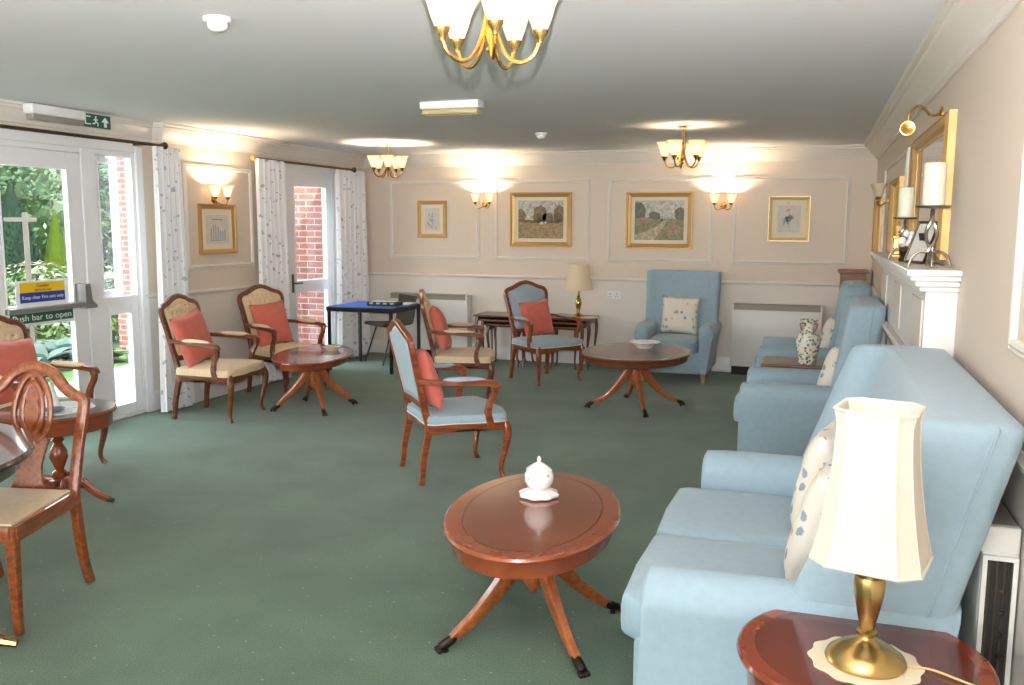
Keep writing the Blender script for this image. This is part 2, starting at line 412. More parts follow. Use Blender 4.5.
    def build(s, name, mat, parent=None, sm=True, loc=None, ang=40, weld=False):
        me = bpy.data.meshes.new(name)
        me.from_pydata([tuple(v) for v in s.v], [], s.f)
        mats = mat if isinstance(mat, (list, tuple)) else [mat]
        for q in mats: me.materials.append(M[q] if isinstance(q, str) else q)
        for i, p in enumerate(me.polygons): p.material_index = s.m[i]
        bm = bmesh.new(); bm.from_mesh(me); bmesh.ops.remove_doubles(bm, verts=bm.verts[:], dist=1e-5) if weld else None; bmesh.ops.recalc_face_normals(bm, faces=bm.faces[:])
        if sm:
            for f in bm.faces: f.smooth = True
            for e in bm.edges:
                if len(e.link_faces) == 2 and e.calc_face_angle(0) > R(ang): e.smooth = False
        bm.to_mesh(me); bm.free()
        o = bpy.data.objects.new(name, me); COL.objects.link(o)
        if parent: o.parent = parent
        if loc: o.location = loc
        return o

def empty(name, label, cat, loc=(0, 0, 0), rz=0, group=None):
    o = bpy.data.objects.new(name, None); COL.objects.link(o); o.location = loc; o.rotation_euler = (0, 0, rz)
    o.empty_display_size = .1
    o['label'] = label; o['category'] = cat
    if group: o['group'] = group
    return o
def tag(o, label, cat, group=None):
    o['label'] = label; o['category'] = cat
    if group: o['group'] = group
    return o
def struct(o): o['kind'] = 'structure'; return o
def dup(root, loc, rz, label, group=None):
    def cp(o, par):
        c = o.copy(); COL.objects.link(c)
        if par: c.parent = par
        for ch in list(o.children): cp(ch, c)
        return c
    r = cp(root, None); r.location = loc; r.rotation_euler = (0, 0, rz); r['label'] = label
    if group: r['group'] = group
    return r
def pointlight(name, parent, loc, energy, col=(1, .80, .54), r=.02):
    l = bpy.data.lights.new(name, 'POINT'); l.energy = energy*3.0; l.color = col; l.shadow_soft_size = r
    o = bpy.data.objects.new(name, l); COL.objects.link(o); o.location = loc
    if parent: o.parent = parent
    return o

def text_mesh(name, body, size, mat, parent, mw, extr=.0006, align='CENTER', width=None):
    cu = bpy.data.curves.new(name, 'FONT'); cu.body = body; cu.size = size; cu.align_x = align; cu.align_y = 'CENTER'; cu.extrude = extr
    t = bpy.data.objects.new(name, cu); COL.objects.link(t)
    bpy.context.view_layer.update()
    me = bpy.data.meshes.new_from_object(t.evaluated_get(bpy.context.evaluated_depsgraph_get()))
    bpy.data.objects.remove(t)
    if width:
        xs = [v.co.x for v in me.vertices]; k = width/(max(xs)-min(xs))
        for v in me.vertices: v.co.x *= k
    for v in me.vertices: v.co = mw @ v.co
    me.materials.clear(); me.materials.append(M[mat])
    o = bpy.data.objects.new(name, me); COL.objects.link(o)
    if parent: o.parent = parent
    return o

# ------------------------------------------------------------------ camera
cam = bpy.data.cameras.new('camera'); co = bpy.data.objects.new('camera', cam); COL.objects.link(co)
psi, pit, rol = .3265, .1317, .0045
F = Vector((-math.sin(psi)*math.cos(pit), math.cos(psi)*math.cos(pit), -math.sin(pit)))
Rt = Vector((math.cos(psi), math.sin(psi), 0)); U = Rt.cross(F)
R2 = Rt*math.cos(rol)+U*math.sin(rol); U2 = -Rt*math.sin(rol)+U*math.cos(rol)
mw = Matrix((R2, U2, -F)).transposed().to_4x4(); mw.translation = (0, 0, 1.5926)
co.matrix_world = mw
cam.sensor_width = 36; cam.lens = 894.07/1024*36; cam.clip_start = .02
cam.clip_end = 200
sc.camera = co

# ------------------------------------------------------------------ room
XR = .545; YB = 9.92; XL = -5.3; XP = -5.2; H = 2.4; YF = -2.6
BAY1 = (3.6, 6.25); BAY2 = (7.67, YB)
struct(MB().box(XL-.1, XR+.2, YF+2.1, YB+.2, -.12, 0).build('floor', 'carpet', sm=False))
struct(MB().box(XL-.1, XR+.2, YF-.2, YF+2.1, -.12, 0).build('floor', plain('pale_bounce_floor', srgb(214, 208, 198), .6, var=.04, vscale=3), sm=False))  # unseen pale strip behind the viewpoint, added to bounce neutral sunlight into the room
struct(MB().box(XL-.12, XR+.2, YF-.2, YB+.2, H, H+.15).build('ceiling', 'ceiling', sm=False))
struct(MB().box(XR, XR+.2, YF-.2, YB+.2, 0, H).build('wall_right', 'wall', sm=False))
struct(MB().box(XL-.15, XR, YB, YB+.2, 0, H).build('wall_back', 'wall', sm=False))
w = MB()
w.box(XL-.1, XP, YF, BAY1[0], 0, H); w.box(XL-.1, XP, BAY1[1], BAY2[0], 0, H)
w.box(XL-.1, XL, BAY1[0], BAY1[1], 2.16, H); w.box(XL-.1, XL, BAY2[0], BAY2[1], 2.16, H)
w.box(XL-.1, XL, BAY1[0], 3.66, 0, 2.16); w.box(XL-.1, XL, 6.05, BAY1[1], 0, 2.16)
w.box(XL-.1, XL, BAY2[0], 8.2, 0, 2.16); w.box(XL-.1, XL, 9.25, BAY2[1], 0, 2.16)
struct(w.build('wall_left', 'wall', sm=False))
# unseen wall behind the viewpoint; its two wide windows are added to admit daylight
w = MB()
w.box(XL-.1, XR, YF-.2, YF, 0, .35); w.box(XL-.1, XR, YF-.2, YF, 2.2, H)
for a, b_ in ((XL-.1, -4.9), (-2.6, -2.2), (.1, XR)): w.box(a, b_, YF-.2, YF, .35, 2.2)
struct(w.build('wall_front', 'wall', sm=False))
for i, (a, b_) in enumerate(((-4.9, -2.6), (-2.2, .1))):
    f = MB()
    for q in (a, b_-.06, (a+b_)/2-.03): f.box(q, q+.06, YF-.14, YF-.06, .35, 2.2, .004)
    f.box(a, b_, YF-.139, YF-.061, .35, .42, .004); f.box(a, b_, YF-.139, YF-.061, 2.13, 2.2, .004)
    wf = struct(f.build('window_%d' % (i+1), 'upvc'))
    MB().box(a+.03, b_-.03, YF-.105, YF-.095, .4, 2.15).build('pane', 'glass', wf, sm=False)

def moulding(path, prof, name, mat='trim'):
    """profile (d,z) swept with mitres; the room lies on the left of the path"""
    P = [Vector((p[0], p[1])) for p in path]; rings = []
    for i, p in enumerate(P):
        ns = []
        if i > 0: t = (p-P[i-1]).normalized(); ns.append(Vector((-t.y, t.x)))
        if i < len(P)-1: t = (P[i+1]-p).normalized(); ns.append(Vector((-t.y, t.x)))
        n = ns[0] if len(ns) == 1 else (ns[0]+ns[1])/(1+ns[0].dot(ns[1]))
        rings.append([Vector((p.x+n.x*d, p.y+n.y*d, z)) for d, z in prof])
    return struct(MB().loft(rings, True).build(name, mat, ang=25))
COR = [(-.01, 2.255), (.012, 2.255), (.016, 2.268), (.03, 2.272), (.036, 2.285), (.05, 2.30), (.085, 2.335), (.10, 2.358), (.118, 2.362), (.122, 2.376), (.145, 2.384), (.15, 2.402), (-.01, 2.402)]
room = [(XR, YF), (XR, YB), (XL, YB), (XL, BAY2[0]), (XP, BAY2[0]), (XP, BAY1[1]), (XL, BAY1[1]), (XL, BAY1[0]), (XP, BAY1[0]), (XP, YF)]
moulding(room, COR, 'trim_1', 'trim')
RAIL = [(-.01, .955), (.008, .958), (.012, .966), (.026, .974), (.026, .988), (.014, .994), (.008, 1.0), (-.01, 1.0)]
SK = [(-.01, -.01), (.018, -.01), (.018, .14), (.012, .155), (.006, .165), (-.01, .168)]
n_t = 2
for seg in ([(XR, YF), (XR, YB), (XL, YB), (XL, 9.31)], [(XL, 8.14), (XL, BAY2[0]), (XP, BAY2[0]), (XP, BAY1[1]), (XL, BAY1[1]), (XL, 6.06)], [(XP, BAY1[0]), (XP, YF)]):
    moulding(seg, RAIL, 'trim_%d' % n_t); n_t += 1
n_b = 0
for nm, seg in (('baseboard_back', [(XR, YF), (XR, YB), (XL, YB), (XL, 9.31)]), ('baseboard_left', [(XL, 8.14), (XL, BAY2[0]), (XP, BAY2[0]), (XP, BAY1[1]), (XL, BAY1[1]), (XL, 6.06)]), ('baseboard_near', [(XP, BAY1[0]), (XP, YF)])):
    moulding(seg, SK, nm, 'white')
def panel_frame(p0, ax, w_, z0, z1):
    """raised picture-frame moulding on a wall; p0 lower corner, ax unit along the wall, n into the room"""
    global n_t
    ax = Vector(ax); nrm = Vector((ax.y, -ax.x, 0)) if False else Vector((-ax.y, ax.x, 0))
    prof = [(0, -.002), (0, .010), (.006, .014), (.012, .009), (.022, .018), (.034, .014), (.038, .006), (.038, -.002)]
    cs = [(0, z0, 1, 1), (w_, z0, -1, 1), (w_, z1, -1, -1), (0, z1, 1, -1)]
    rings = []
    for (u, z, du, dz) in cs:
        rings.append([Vector(p0)+ax*(u+du*d)+nrm*h_+Vector((0, 0, z+dz*d)) for d, h_ in prof])
    struct(MB().loft(rings, False, True).build('trim_%d' % n_t, 'trim', ang=20)); n_t += 1
for x0, x1 in ((-4.93, -3.77), (-3.58, -2.44), (-2.24, -1.07), (-.87, .30)):
    panel_frame((x1, YB, 0), (-1, 0, 0), x1-x0, 1.18, 2.10)
panel_frame((XP, 7.48, 0), (0, -1, 0), .98, 1.18, 2.10)
for a, b_ in ((-.6, 2.86), (6.46, 8.56)):
    panel_frame((XR, a, 0), (0, 1, 0), b_-a, 1.24, 2.10)

# ------------------------------------------------------------------ doors
def glazed(mb_frame, x, y0, y1, z0, z1, fr, th=.06, rail=None):
    mb_frame.box(x-th/2, x+th/2, y0, y0+fr, z0, z1, .006); mb_frame.box(x-th/2, x+th/2, y1-fr, y1, z0, z1, .006)
    mb_frame.box(x-th/2, x+th/2, y0+fr-.002, y1-fr+.002, z0, z0+fr, .006); mb_frame.box(x-th/2, x+th/2, y0+fr-.002, y1-fr+.002, z1-fr, z1, .006)
    if rail: mb_frame.box(x-th/2+.001, x+th/2-.001, y0+fr-.002, y1-fr+.002, rail[0], rail[1], .006)
    # glazing bead
    b0 = .012
    mb_frame.box(x+th/2-.012, x+th/2+.006, y0+fr, y0+fr+b0, z0+fr, z1-fr, .002); mb_frame.box(x+th/2-.012, x+th/2+.006, y1-fr-b0, y1-fr, z0+fr, z1-fr, .002)

# outer frame of the first garden door set
f = MB(); X0 = -5.345
f.box(X0-.04, X0+.04, 3.66, 3.72, 0, 2.16, .005); f.box(X0-.04, X0+.045, 5.47, 5.60, 0, 2.16, .005); f.box(X0-.04, X0+.045, 6.02, 6.09, 0, 2.16, .005)
f.box(X0-.04, X0+.042, 3.72, 6.02, 2.11, 2.17, .005); f.box(X0-.04, X0+.042, 3.72, 6.02, 0, .03, .004)
f.box(X0-.035, X0+.035, 5.6, 6.02, .93, 1.0, .005)
struct(f.build('trim_%d' % n_t, 'upvc')); n_t += 1
# architrave around the set
f = MB(); f.box(XL-.005, XL+.02, 6.03, 6.11, 0, 2.2, .006); f.box(XL-.005, XL+.02, 3.62, 6.03, 2.15, 2.23, .006)
struct(f.build('trim_%d' % n_t, 'upvc')); n_t += 1
f = MB(); glazed(f, X0+.01, 4.60, 5.465, .03, 2.11, .13, .055, (.85, 1.0))
d1 = struct(f.build('door_1', 'upvc'))
MB().box(X0+.005, X0+.012, 4.72, 5.35, .1, .86).build('pane', 'glass', d1, sm=False)
MB().box(X0+.005, X0+.012, 4.72, 5.35, .99, 2.0).build('pane', 'glass', d1, sm=False)
f = MB(); glazed(f, X0+.01, 3.725, 4.595, .03, 2.11, .13, .055, (.85, 1.0))
d2 = struct(f.build('door_2', 'upvc'))
MB().box(X0+.005, X0+.012, 3.84, 4.48, .1, .86).build('pane', 'glass', d2, sm=False)
MB().box(X0+.005, X0+.012, 3.84, 4.48, .99, 2.0).build('pane', 'glass', d2, sm=False)
h_ = MB(); h_.box(X0+.04, X0+.055, 4.51, 4.55, .95, 1.2, .004); h_.tube([(X0+.05, 4.53, 1.12), (X0+.1, 4.53, 1.12), (X0+.1, 4.40, 1.12)], .009, 8)
h_.build('door_handle', 'white', d2)
# panic push bar with end case
b_ = MB(); b_.box(X0+.095, X0+.135, 4.66, 5.36, .955, .995, .008); b_.build('push_bar', 'chrome', d1)
b_ = MB(); b_.loft([[Vector((X0+xx, yy, zz)) for (yy, zz) in ((5.345, .945), (5.455, .945), (5.455, .965), (5.41, 1.005), (5.395, 1.13), (5.345, 1.13))] for xx in (.04, .14)], True)
b_.build('push_bar_case', 'chrome', d1)
# fixed lower side light and ajar top sash
f = MB(); glazed(f, X0+.005, 5.60, 6.02, .03, .94, .085, .055)
s1 = struct(f.build('window_3', 'upvc'))
MB().box(X0, X0+.007, 5.67, 5.95, .1, .88).build('pane', 'glass', s1, sm=False)
f = MB(); glazed(f, 0, 0, .40, .99, 2.115, .06, .045)
s2 = struct(f.build('window_4', 'upvc')); s2.location = (X0, 5.605, 0); s2.rotation_euler = (0, 0, R(17))
MB().box(-.004, .004, .05, .35, 1.04, 2.07).build('pane', 'glass', s2, sm=False)
f = MB(); f.box(X0-.03, X0+.043, 5.595, 5.615, .98, 2.12, .003); f.box(X0-.03, X0+.043, 6.0, 6.02, .98, 2.12, .003)
struct(f.build('trim_%d' % n_t, 'upvc')); n_t += 1
# signs on the door (things fixed to it)
SG = Matrix.Diagonal((.84, .9, 1, 1))
YX = Matrix(((0, 0, 1, 0), (1, 0, 0, 0), (0, 1, 0, 0), (0, 0, 0, 1)))   # text plane facing +x, reading along +y
def wall_text(x, y, z): return Matrix.Translation((x, y, z)) @ YX
t = empty('safety_notice', 'yellow and blue caution notice stuck on the garden door glass', 'sign', (X0+.02, 5.06, 1.07))
MB().box(0, .003, -.235, .235, -.075, .105, .001).build('backing', 'signwhite', t)
MB().box(.003, .005, -.2, .2, .02, .09).build('yellow_panel', 'yellow', t, sm=False)
MB().box(.003, .005, -.2, .2, -.052, .02).build('blue_panel', 'signblue', t, sm=False)
text_mesh('lettering', 'Caution', .034, 'signblack', t, wall_text(.0056, 0, .066))
text_mesh('lettering', 'This is a fire exit', .022, 'signblack', t, wall_text(.0056, 0, .036))
text_mesh('lettering', 'Keep clear Fire exit only', .036, 'signwhite', t, wall_text(.0056, 0, -.017), width=.37)
t = empty('push_bar_sign', 'green push bar to open sign below the grey bar of the garden door', 'sign', (X0+.0385, 5.03, .912))
MB().box(0, .004, -.28, .28, -.038, .034, .001).build('backing', 'green', t)
text_mesh('lettering', 'Push bar to open', .062, 'signwhite', t, wall_text(.0046, 0, -.002), width=.52)
# second door
f = MB(); f.box(X0-.04, X0+.045, 8.2, 8.27, 0, 2.16, .005); f.box(X0-.04, X0+.045, 9.18, 9.25, 0, 2.16, .005); f.box(X0-.04, X0+.042, 8.27, 9.18, 2.1, 2.17, .005)
f.box(XL-.005, XL+.02, 8.13, 8.2, 0, 2.2, .006); f.box(XL-.005, XL+.02, 9.25, 9.32, 0, 2.2, .006); f.box(XL-.005, XL+.02, 8.2, 9.25, 2.15, 2.22, .006)
struct(f.build('trim_%d' % n_t, 'upvc')); n_t += 1
f = MB(); glazed(f, X0+.01, 8.27, 9.18, .03, 2.11, .12, .055, (.84, .97))
d3 = struct(f.build('door_3', 'upvc'))
MB().box(X0+.005, X0+.012, 8.37, 9.08, .13, .86).build('pane', 'glass', d3, sm=False)
MB().box(X0+.005, X0+.012, 8.37, 9.08, .95, 2.0).build('pane', 'glass', d3, sm=False)
h_ = MB(); h_.box(X0+.036, X0+.05, 8.31, 8.345, .85, 1.05, .004); h_.tube([(X0+.05, 8.33, .95), (X0+.09, 8.33, .95), (X0+.09, 8.44, .95)], .009, 8)
h_.build('door_handle', 'bronze', d3)

# ------------------------------------------------------------------ curtains and rods
def curtain(y0, y1, x, label, grp, ztop=2.205, amp=.035, folds=5, flare=.02, seed=0):
    rnd = random.Random(seed); nu, nz = folds*10, 12; fr = []; bk = []
    ph = [rnd.uniform(-.5, .5) for _ in range(8)]
    rings = []
    for k in range(nz+1):
        t = k/nz; z = ztop+(.02-ztop)*t; row = []
        a0 = y0-flare*t; a1 = y1+flare*t
        for j in range(nu+1):
            u = j/nu; s_ = u*folds*2*PI+.25*math.sin(3*u*PI+ph[0])*t*3
            row.append((x+amp*(.75+.35*t)*math.sin(s_)+.008*math.sin(5*u+ph[1]+3*t), a0+(a1-a0)*u+.012*math.sin(2*s_), z))
        loop = [Vector(p) for p in row]+[Vector((p[0]-.006, p[1], p[2])) for p in reversed(row)]
        rings.append(loop)
    o = MB().loft(rings, True).build('curtain', 'curtain', ang=80)
    return tag(o, label, 'curtain', grp)
curtain(6.03, 6.37, -5.11, 'white sprigged curtain hanging right of the garden doors beside the wall light', 'sprigged curtains', folds=5, seed=1)
curtain(3.42, 3.72, -5.11, 'white sprigged curtain at the near end of the long curtain rod', 'sprigged curtains', folds=4, seed=5)
curtain(7.43, 7.95, -5.11, 'white sprigged curtain left of the narrow brick-view door', 'sprigged curtains', folds=6, seed=2)
curtain(9.02, 9.72, -5.15, 'white sprigged curtain in the corner behind the blue card table', 'sprigged curtains', folds=6, seed=3)
def rod(y0, y1, x, z, label):
    t = empty('curtain_rod', label, 'curtain rod', (x, (y0+y1)/2, z)); L_ = (y1-y0)/2
    MB().lathe([(.0125, -L_), (.0125, L_)], seg=12, axis='Y').build('pole', 'bronze', t)
    for s_ in (-1, 1):
        m_ = 'gold' if (s_ < 0) else 'bronze'
        MB().lathe([(.012, 0), (.018, .004), (.018, .012), (.012, .016), (.026, .03), (.032, .045), (.024, .062), (.004, .07)] if s_ > 0 else [(.004, -.07), (.024, -.062), (.032, -.045), (.026, -.03), (.012, -.016), (.018, -.012), (.018, -.004), (.012, 0)], (0, s_*L_, 0), 14, 'Y').build('finial', m_, t)
        MB().tube([(0, s_*(L_-.12), 0), (XL-x+.0 if abs(s_) else 0, s_*(L_-.12), 0)], .008).build('bracket', 'bronze', t)
    return t
rod(3.40, 6.13, -5.11, 2.215, 'long bronze curtain rod above the garden doors')
rod(7.47, 9.36, -5.13, 2.205, 'short curtain rod above the brick-view door')

# ------------------------------------------------------------------ exit light and ceiling fittings
t = empty('emergency_light', 'white box emergency light on the cornice over the garden doors', 'emergency light', (-5.12, 5.08, 2.325))
MB().box(-.05, .04, -.24, .24, .0, .07, .012).build('housing', 'plastic', t)
MB().box(-.035, .03, -.23, .23, -.04, .005, .014).build('diffuser', plain('smoky_diffuser', srgb(150, 142, 130), .3), t)
t = empty('exit_sign', 'green fire exit sign with running figure and arrow over the garden doors', 'exit sign', (-5.125, 5.455, 2.335))
MB().box(-.012, 0, -.135, .15, -.045, .052, .002).build('panel', 'green', t)
m_ = MB()
m_.prism([(-.13, -.03), (-.06, -.03), (-.06, -.02), (-.115, -.02), (-.115, .03), (-.06, .03), (-.06, .04), (-.13, .04)], .0, .002)
m_.xf(YX @ SG); m_.build('door_symbol', 'signwhite', t)
m_ = MB(); m_.lathe([(.009, 0), (.009, .002)], (.0, .036, 0), 12)
for a, b2, r_ in (((-.005, .025), (.0, -.002), .009), ((0, -.002), (.024, -.016), .005), ((.024, -.016), (.02, -.038), .005), ((0, -.002), (-.02, -.02), .005), ((-.02, -.02), (-.04, -.018), .005), ((-.004, .02), (.024, .012), .004), ((-.004, .02), (-.028, .008), .004)):
    d = Vector((b2[0]-a[0], b2[1]-a[1])); n_ = Vector((-d.y, d.x)).normalized()*r_
    m_.prism([(a[0]+n_.x, a[1]+n_.y), (a[0]-n_.x, a[1]-n_.y), (b2[0]-n_.x, b2[1]-n_.y), (b2[0]+n_.x, b2[1]+n_.y)], 0, .002)
m_.xf(YX @ SG); m_.build('running_figure', 'signwhite', t)
m_ = MB(); m_.prism([(.11, .042), (.155, .0), (.125, .0), (.125, -.038), (.095, -.038), (.095, .0), (.065, .0)], 0, .002)
m_.xf(YX @ SG); m_.build('arrow', 'signwhite', t)

t = empty('emergency_light', 'white rectangular emergency light on the ceiling with a brassy diffuser', 'emergency light', (-2.35, 5.66, 2.4))
MB().box(-.21, .21, -.055, .055, -.05, 0, .006).build('housing', 'plastic', t)
MB().box(-.20, .20, -.045, .045, -.085, -.05, .012).build('diffuser', 'lens', t)
def detector(loc, s_, label):
    t = empty('smoke_detector', label, 'smoke detector', loc)
    MB().lathe([(.0, -.018*s_), (.05*s_, -.018*s_), (.054*s_, -.012*s_), (.054*s_, 0), (0, 0)], seg=28).build('base', 'plastic', t)
    MB().lathe([(.0, -.052*s_), (.02*s_, -.052*s_), (.036*s_, -.042*s_), (.04*s_, -.03*s_), (.04*s_, -.018*s_)], seg=28).build('sensor_head', 'china', t)
detector((-2.3, 3.12, 2.4), 1.0, 'white smoke detector on the ceiling left of the large chandelier')
detector((-2.38, 7.81, 2.4), 1.0, 'small white smoke detector on the ceiling above the back wall pictures')

# ------------------------------------------------------------------ light fittings
def shade_prof(s_=1.0):
    o = [(.020, .0), (.026, .012), (.036, .04), (.044, .07), (.056, .098), (.074, .125)]
    inn = [(.071, .1255), (.053, .099), (.041, .07), (.033, .04), (.022, .014), (.001, .010)]
    return [(r*s_, z*s_) for r, z in [(.001, 0)]+o+inn]
def chandelier(loc, label, energies, rz=0, narm=5, hot=1):
    t = empty('chandelier', label, 'chandelier', loc, rz, 'brass chandeliers')
    MB().lathe([(0, 0), (.05, 0), (.05, -.008), (.03, -.02), (.012, -.028), (.0, -.028)], seg=24).build('ceiling_rose', 'brass', t)
    c = MB(); c.lathe([(.008, -.02), (.008, -.17), (.012, -.18), (.008, -.2), (.01, -.22), (.02, -.24), (.016, -.27), (.006, -.29), (.012, -.30), (.0, -.315)], seg=16)
    c.tube([(.02, 0, -.02), (.02, 0, -.19), (.0, 0, -.21)], .005, 6); c.build('stem', 'brass', t)
    for k in range(narm):
        a = 2*PI*k/narm; ca, sa = math.cos(a), math.sin(a)
        pts = [(.01, -.19), (.022, -.25), (.05, -.315), (.09, -.338), (.13, -.318), (.148, -.28)]
        a_ = MB().tube(smooth([(r*ca, r*sa, z) for r, z in pts], 5), .0062, 8).build('arm', 'brass', t)
        cx, cy = .15*ca, .15*sa
        MB().lathe([(.0, -.288), (.008, -.286), (.012, -.272), (.022, -.258), (.024, -.248), (.0, -.247)], (cx, cy, 0), 14).build('lamp_cup', 'brass2', a_)
        MB().lathe([(r, z-.25) for r, z in shade_prof(.95)], (cx, cy, 0), 22, cap=False).build('glass_shade', 'alab', a_)
        if energies[k]:
            MB().sphere((cx, cy, -.19), .014, 8, 6, (1, 1, 1.5)).build('bulb', 'bulb_on', a_)
            pointlight('bulb_light', t, (cx, cy, -.165), energies[k])
    return t
chandelier((-.94, 2.56, 2.4), 'five-arm brass chandelier hanging nearest, cut off by the top of the photo', [.35, .35, .35, 1.5, .35], R(8))
chandelier((-4.17, 8.35, 2.4), 'bright five-arm brass chandelier near the left door curtains', [2, 2, 2, 2, 2], R(10))
chandelier((-1.08, 7.55, 2.4), 'five-arm brass chandelier hanging between the two landscape pictures', [.2]*5, R(35))

def sconce(loc, rz, label, en, lit=True):
    """local +X points out of the wall"""
    t = empty('wall_light', label, 'wall light', loc, rz, 'brass wall lights')
    MB().lathe([(0, 0), (.034, 0), (.036, .006), (.026, .014), (.014, .022), (.0, .026)], seg=20, axis='X').build('wall_plate', 'brass', t)
    for s_ in (-1, 1):
        p = smooth([(.015, 0, .0), (.05, s_*.02, -.035), (.08, s_*.06, -.045), (.09, s_*.085, -.02), (.09, s_*.088, .01)], 5)
        a_ = MB().tube(p, .0055, 8).build('arm', 'brass', t)
        MB().lathe([(.0, .0), (.012, .004), (.02, .018), (.022, .024), (0, .025)], (.09, s_*.088, 0), 14).build('lamp_cup', 'brass2', a_)
        MB().lathe([(r, z+.022) for r, z in shade_prof(.85)], (.09, s_*.088, 0), 22, cap=False).build('glass_shade', 'alab', a_)
        if lit:
            MB().sphere((.09, s_*.088, .075), .014, 8, 6, (1, 1, 1.5)).build('bulb', 'bulb_on', a_)
            pointlight('bulb_light', t, (.09, s_*.088, .095), en)
    return t
sconce((-3.70, YB, 1.82), -PI/2, 'lit two-shade brass wall light between the small print and the field picture', 3.4)
sconce((-.97, YB, 1.80), -PI/2, 'lit two-shade brass wall light between the lane picture and the white-framed print', 3.4)
sconce((XP, 6.90, 1.80), 0, 'lit two-shade brass wall light above the picture left of the brick-view door', 3.2)
sconce((XR, 7.95, 1.80), PI, 'unlit two-shade brass wall light on the fireplace wall', 0, False)
# brass spot lamp above the mirror
t = empty('picture_light', 'brass swan-neck spotlight on the wall above the gilt mirror', 'picture light', (XR, 4.86, 2.13), PI)
MB().lathe([(0, 0), (.035, 0), (.035, .008), (.012, .016), (0, .018)], seg=20, axis='X').build('wall_plate', 'brass', t)
MB().tube(smooth([(.01, 0, 0), (.05, 0, -.005), (.085, -.0, .03), (.115, 0, .04), (.145, 0, .01), (.15, 0, -.035)], 5), .007, 8).build('arm', 'brass', t)
hd = MB().lathe([(0, -.0), (.022, .0), (.032, .01), (.036, .03), (.036, .085), (.03, .086), (.0, .07)], seg=20, axis='Y', c=(.155, -.03, -.068)).build('lamp_head', 'brass', t)
MB().lathe([(0, 0), (.012, 0), (.012, .006), (0, .008)], seg=16, axis='Y', c=(.155, -.038, -.068)).build('lamp_cap', 'brass2', hd)

# ------------------------------------------------------------------ pictures
def frame_loop(w_, h__, fw, depth, prof=None):
    m_ = MB(); prof = prof or [(0, 0), (0, depth), (fw*.25, depth), (fw*.45, depth*.7), (fw*.8, depth*.55), (fw, depth*.4), (fw, 0)]
    rings = []
    for (sx, sz) in ((-1, -1), (1, -1), (1, 1), (-1, 1)):
        rings.append([Vector((sx*(w_/2-d), -hh, sz*(h__/2-d))) for d, hh in prof])
    return m_.loft(rings, False, True)
def picture(loc, rz, w_, h__, fw, depth, fmat, label, artmat, mount=.04, arts=None, cat='picture', layers=None):
    """local -Y faces the room"""
    t = empty('picture' if cat == 'picture' else cat, label, cat, loc, rz)
    frame_loop(w_, h__, fw, depth).build('frame', fmat, t, ang=20)
    MB().box(-w_/2+fw*.8, w_/2-fw*.8, -depth*.25, -.001, -h__/2+fw*.8, h__/2-fw*.8).build('mount', 'mount', t, sm=False)
    aw, ah = w_/2-fw-mount, h__/2-fw-mount
    a_ = MB(); mats = [artmat]; d0 = depth*.25+.002
    a_.box(-aw, aw, -d0, -d0+.002, -ah, ah, mi=0)
    if arts:
        mats.append('drawink')
        for q in arts(aw, ah): a_.add([Vector((p[0], -d0-.001, p[1])) for p in q], [tuple(range(len(q)))], mi=1)
    if layers:
        for li, (mt, polys) in enumerate(layers(aw, ah)):
            mats.append(mt)
            for q in polys: a_.add([Vector((max(-aw, min(aw, p[0])), -d0-.0004*(li+1), max(-ah, min(ah, p[1])))) for p in q], [tuple(range(len(q)))], mi=len(mats)-1)
    a_.build('print', mats, t, sm=False)
    return t
M['drawink'] = plain('grey_blue_ink', srgb(146, 154, 164), .8)
def blob(cx, cz, rx, rz, rnd, n=18):
    return [(cx+rx*(.8+.3*rnd.random())*math.cos(2*PI*k/n), cz+rz*(.8+.3*rnd.random())*math.sin(2*PI*k/n)) for k in range(n)]
def botanical(aw, ah, n=16, sd=1):
    rnd = random.Random(sd); out = []
    for k in range(n):
        cx, cy = rnd.gauss(0, aw*.3), rnd.gauss(0, ah*.36); a = rnd.uniform(0, PI); L_ = rnd.uniform(.12, .3)*aw; w2 = L_*.35
        out.append([(cx+L_*math.cos(a), cy+L_*math.sin(a)), (cx-w2*math.sin(a), cy+w2*math.cos(a)), (cx-L_*math.cos(a), cy-L_*math.sin(a)), (cx+w2*math.sin(a), cy-w2*math.cos(a))])
    out.append([(-.002, -ah*.7), (.002, -ah*.7), (.003, ah*.6), (0, ah*.6)])
    return out
for nm, c in dict(a_sky=(176, 176, 166), a_field=(150, 128, 92), a_tree=(122, 104, 76), a_tree2=(98, 86, 62), a_horse=(206, 196, 176), a_dark=(70, 60, 48), a_lane=(176, 162, 134), a_green=(128, 124, 92), a_green2=(98, 98, 74), a_pink=(150, 128, 100)).items():
    M[nm] = plain('paint_'+nm[2:], srgb(*c), .5, var=.4, vscale=38)
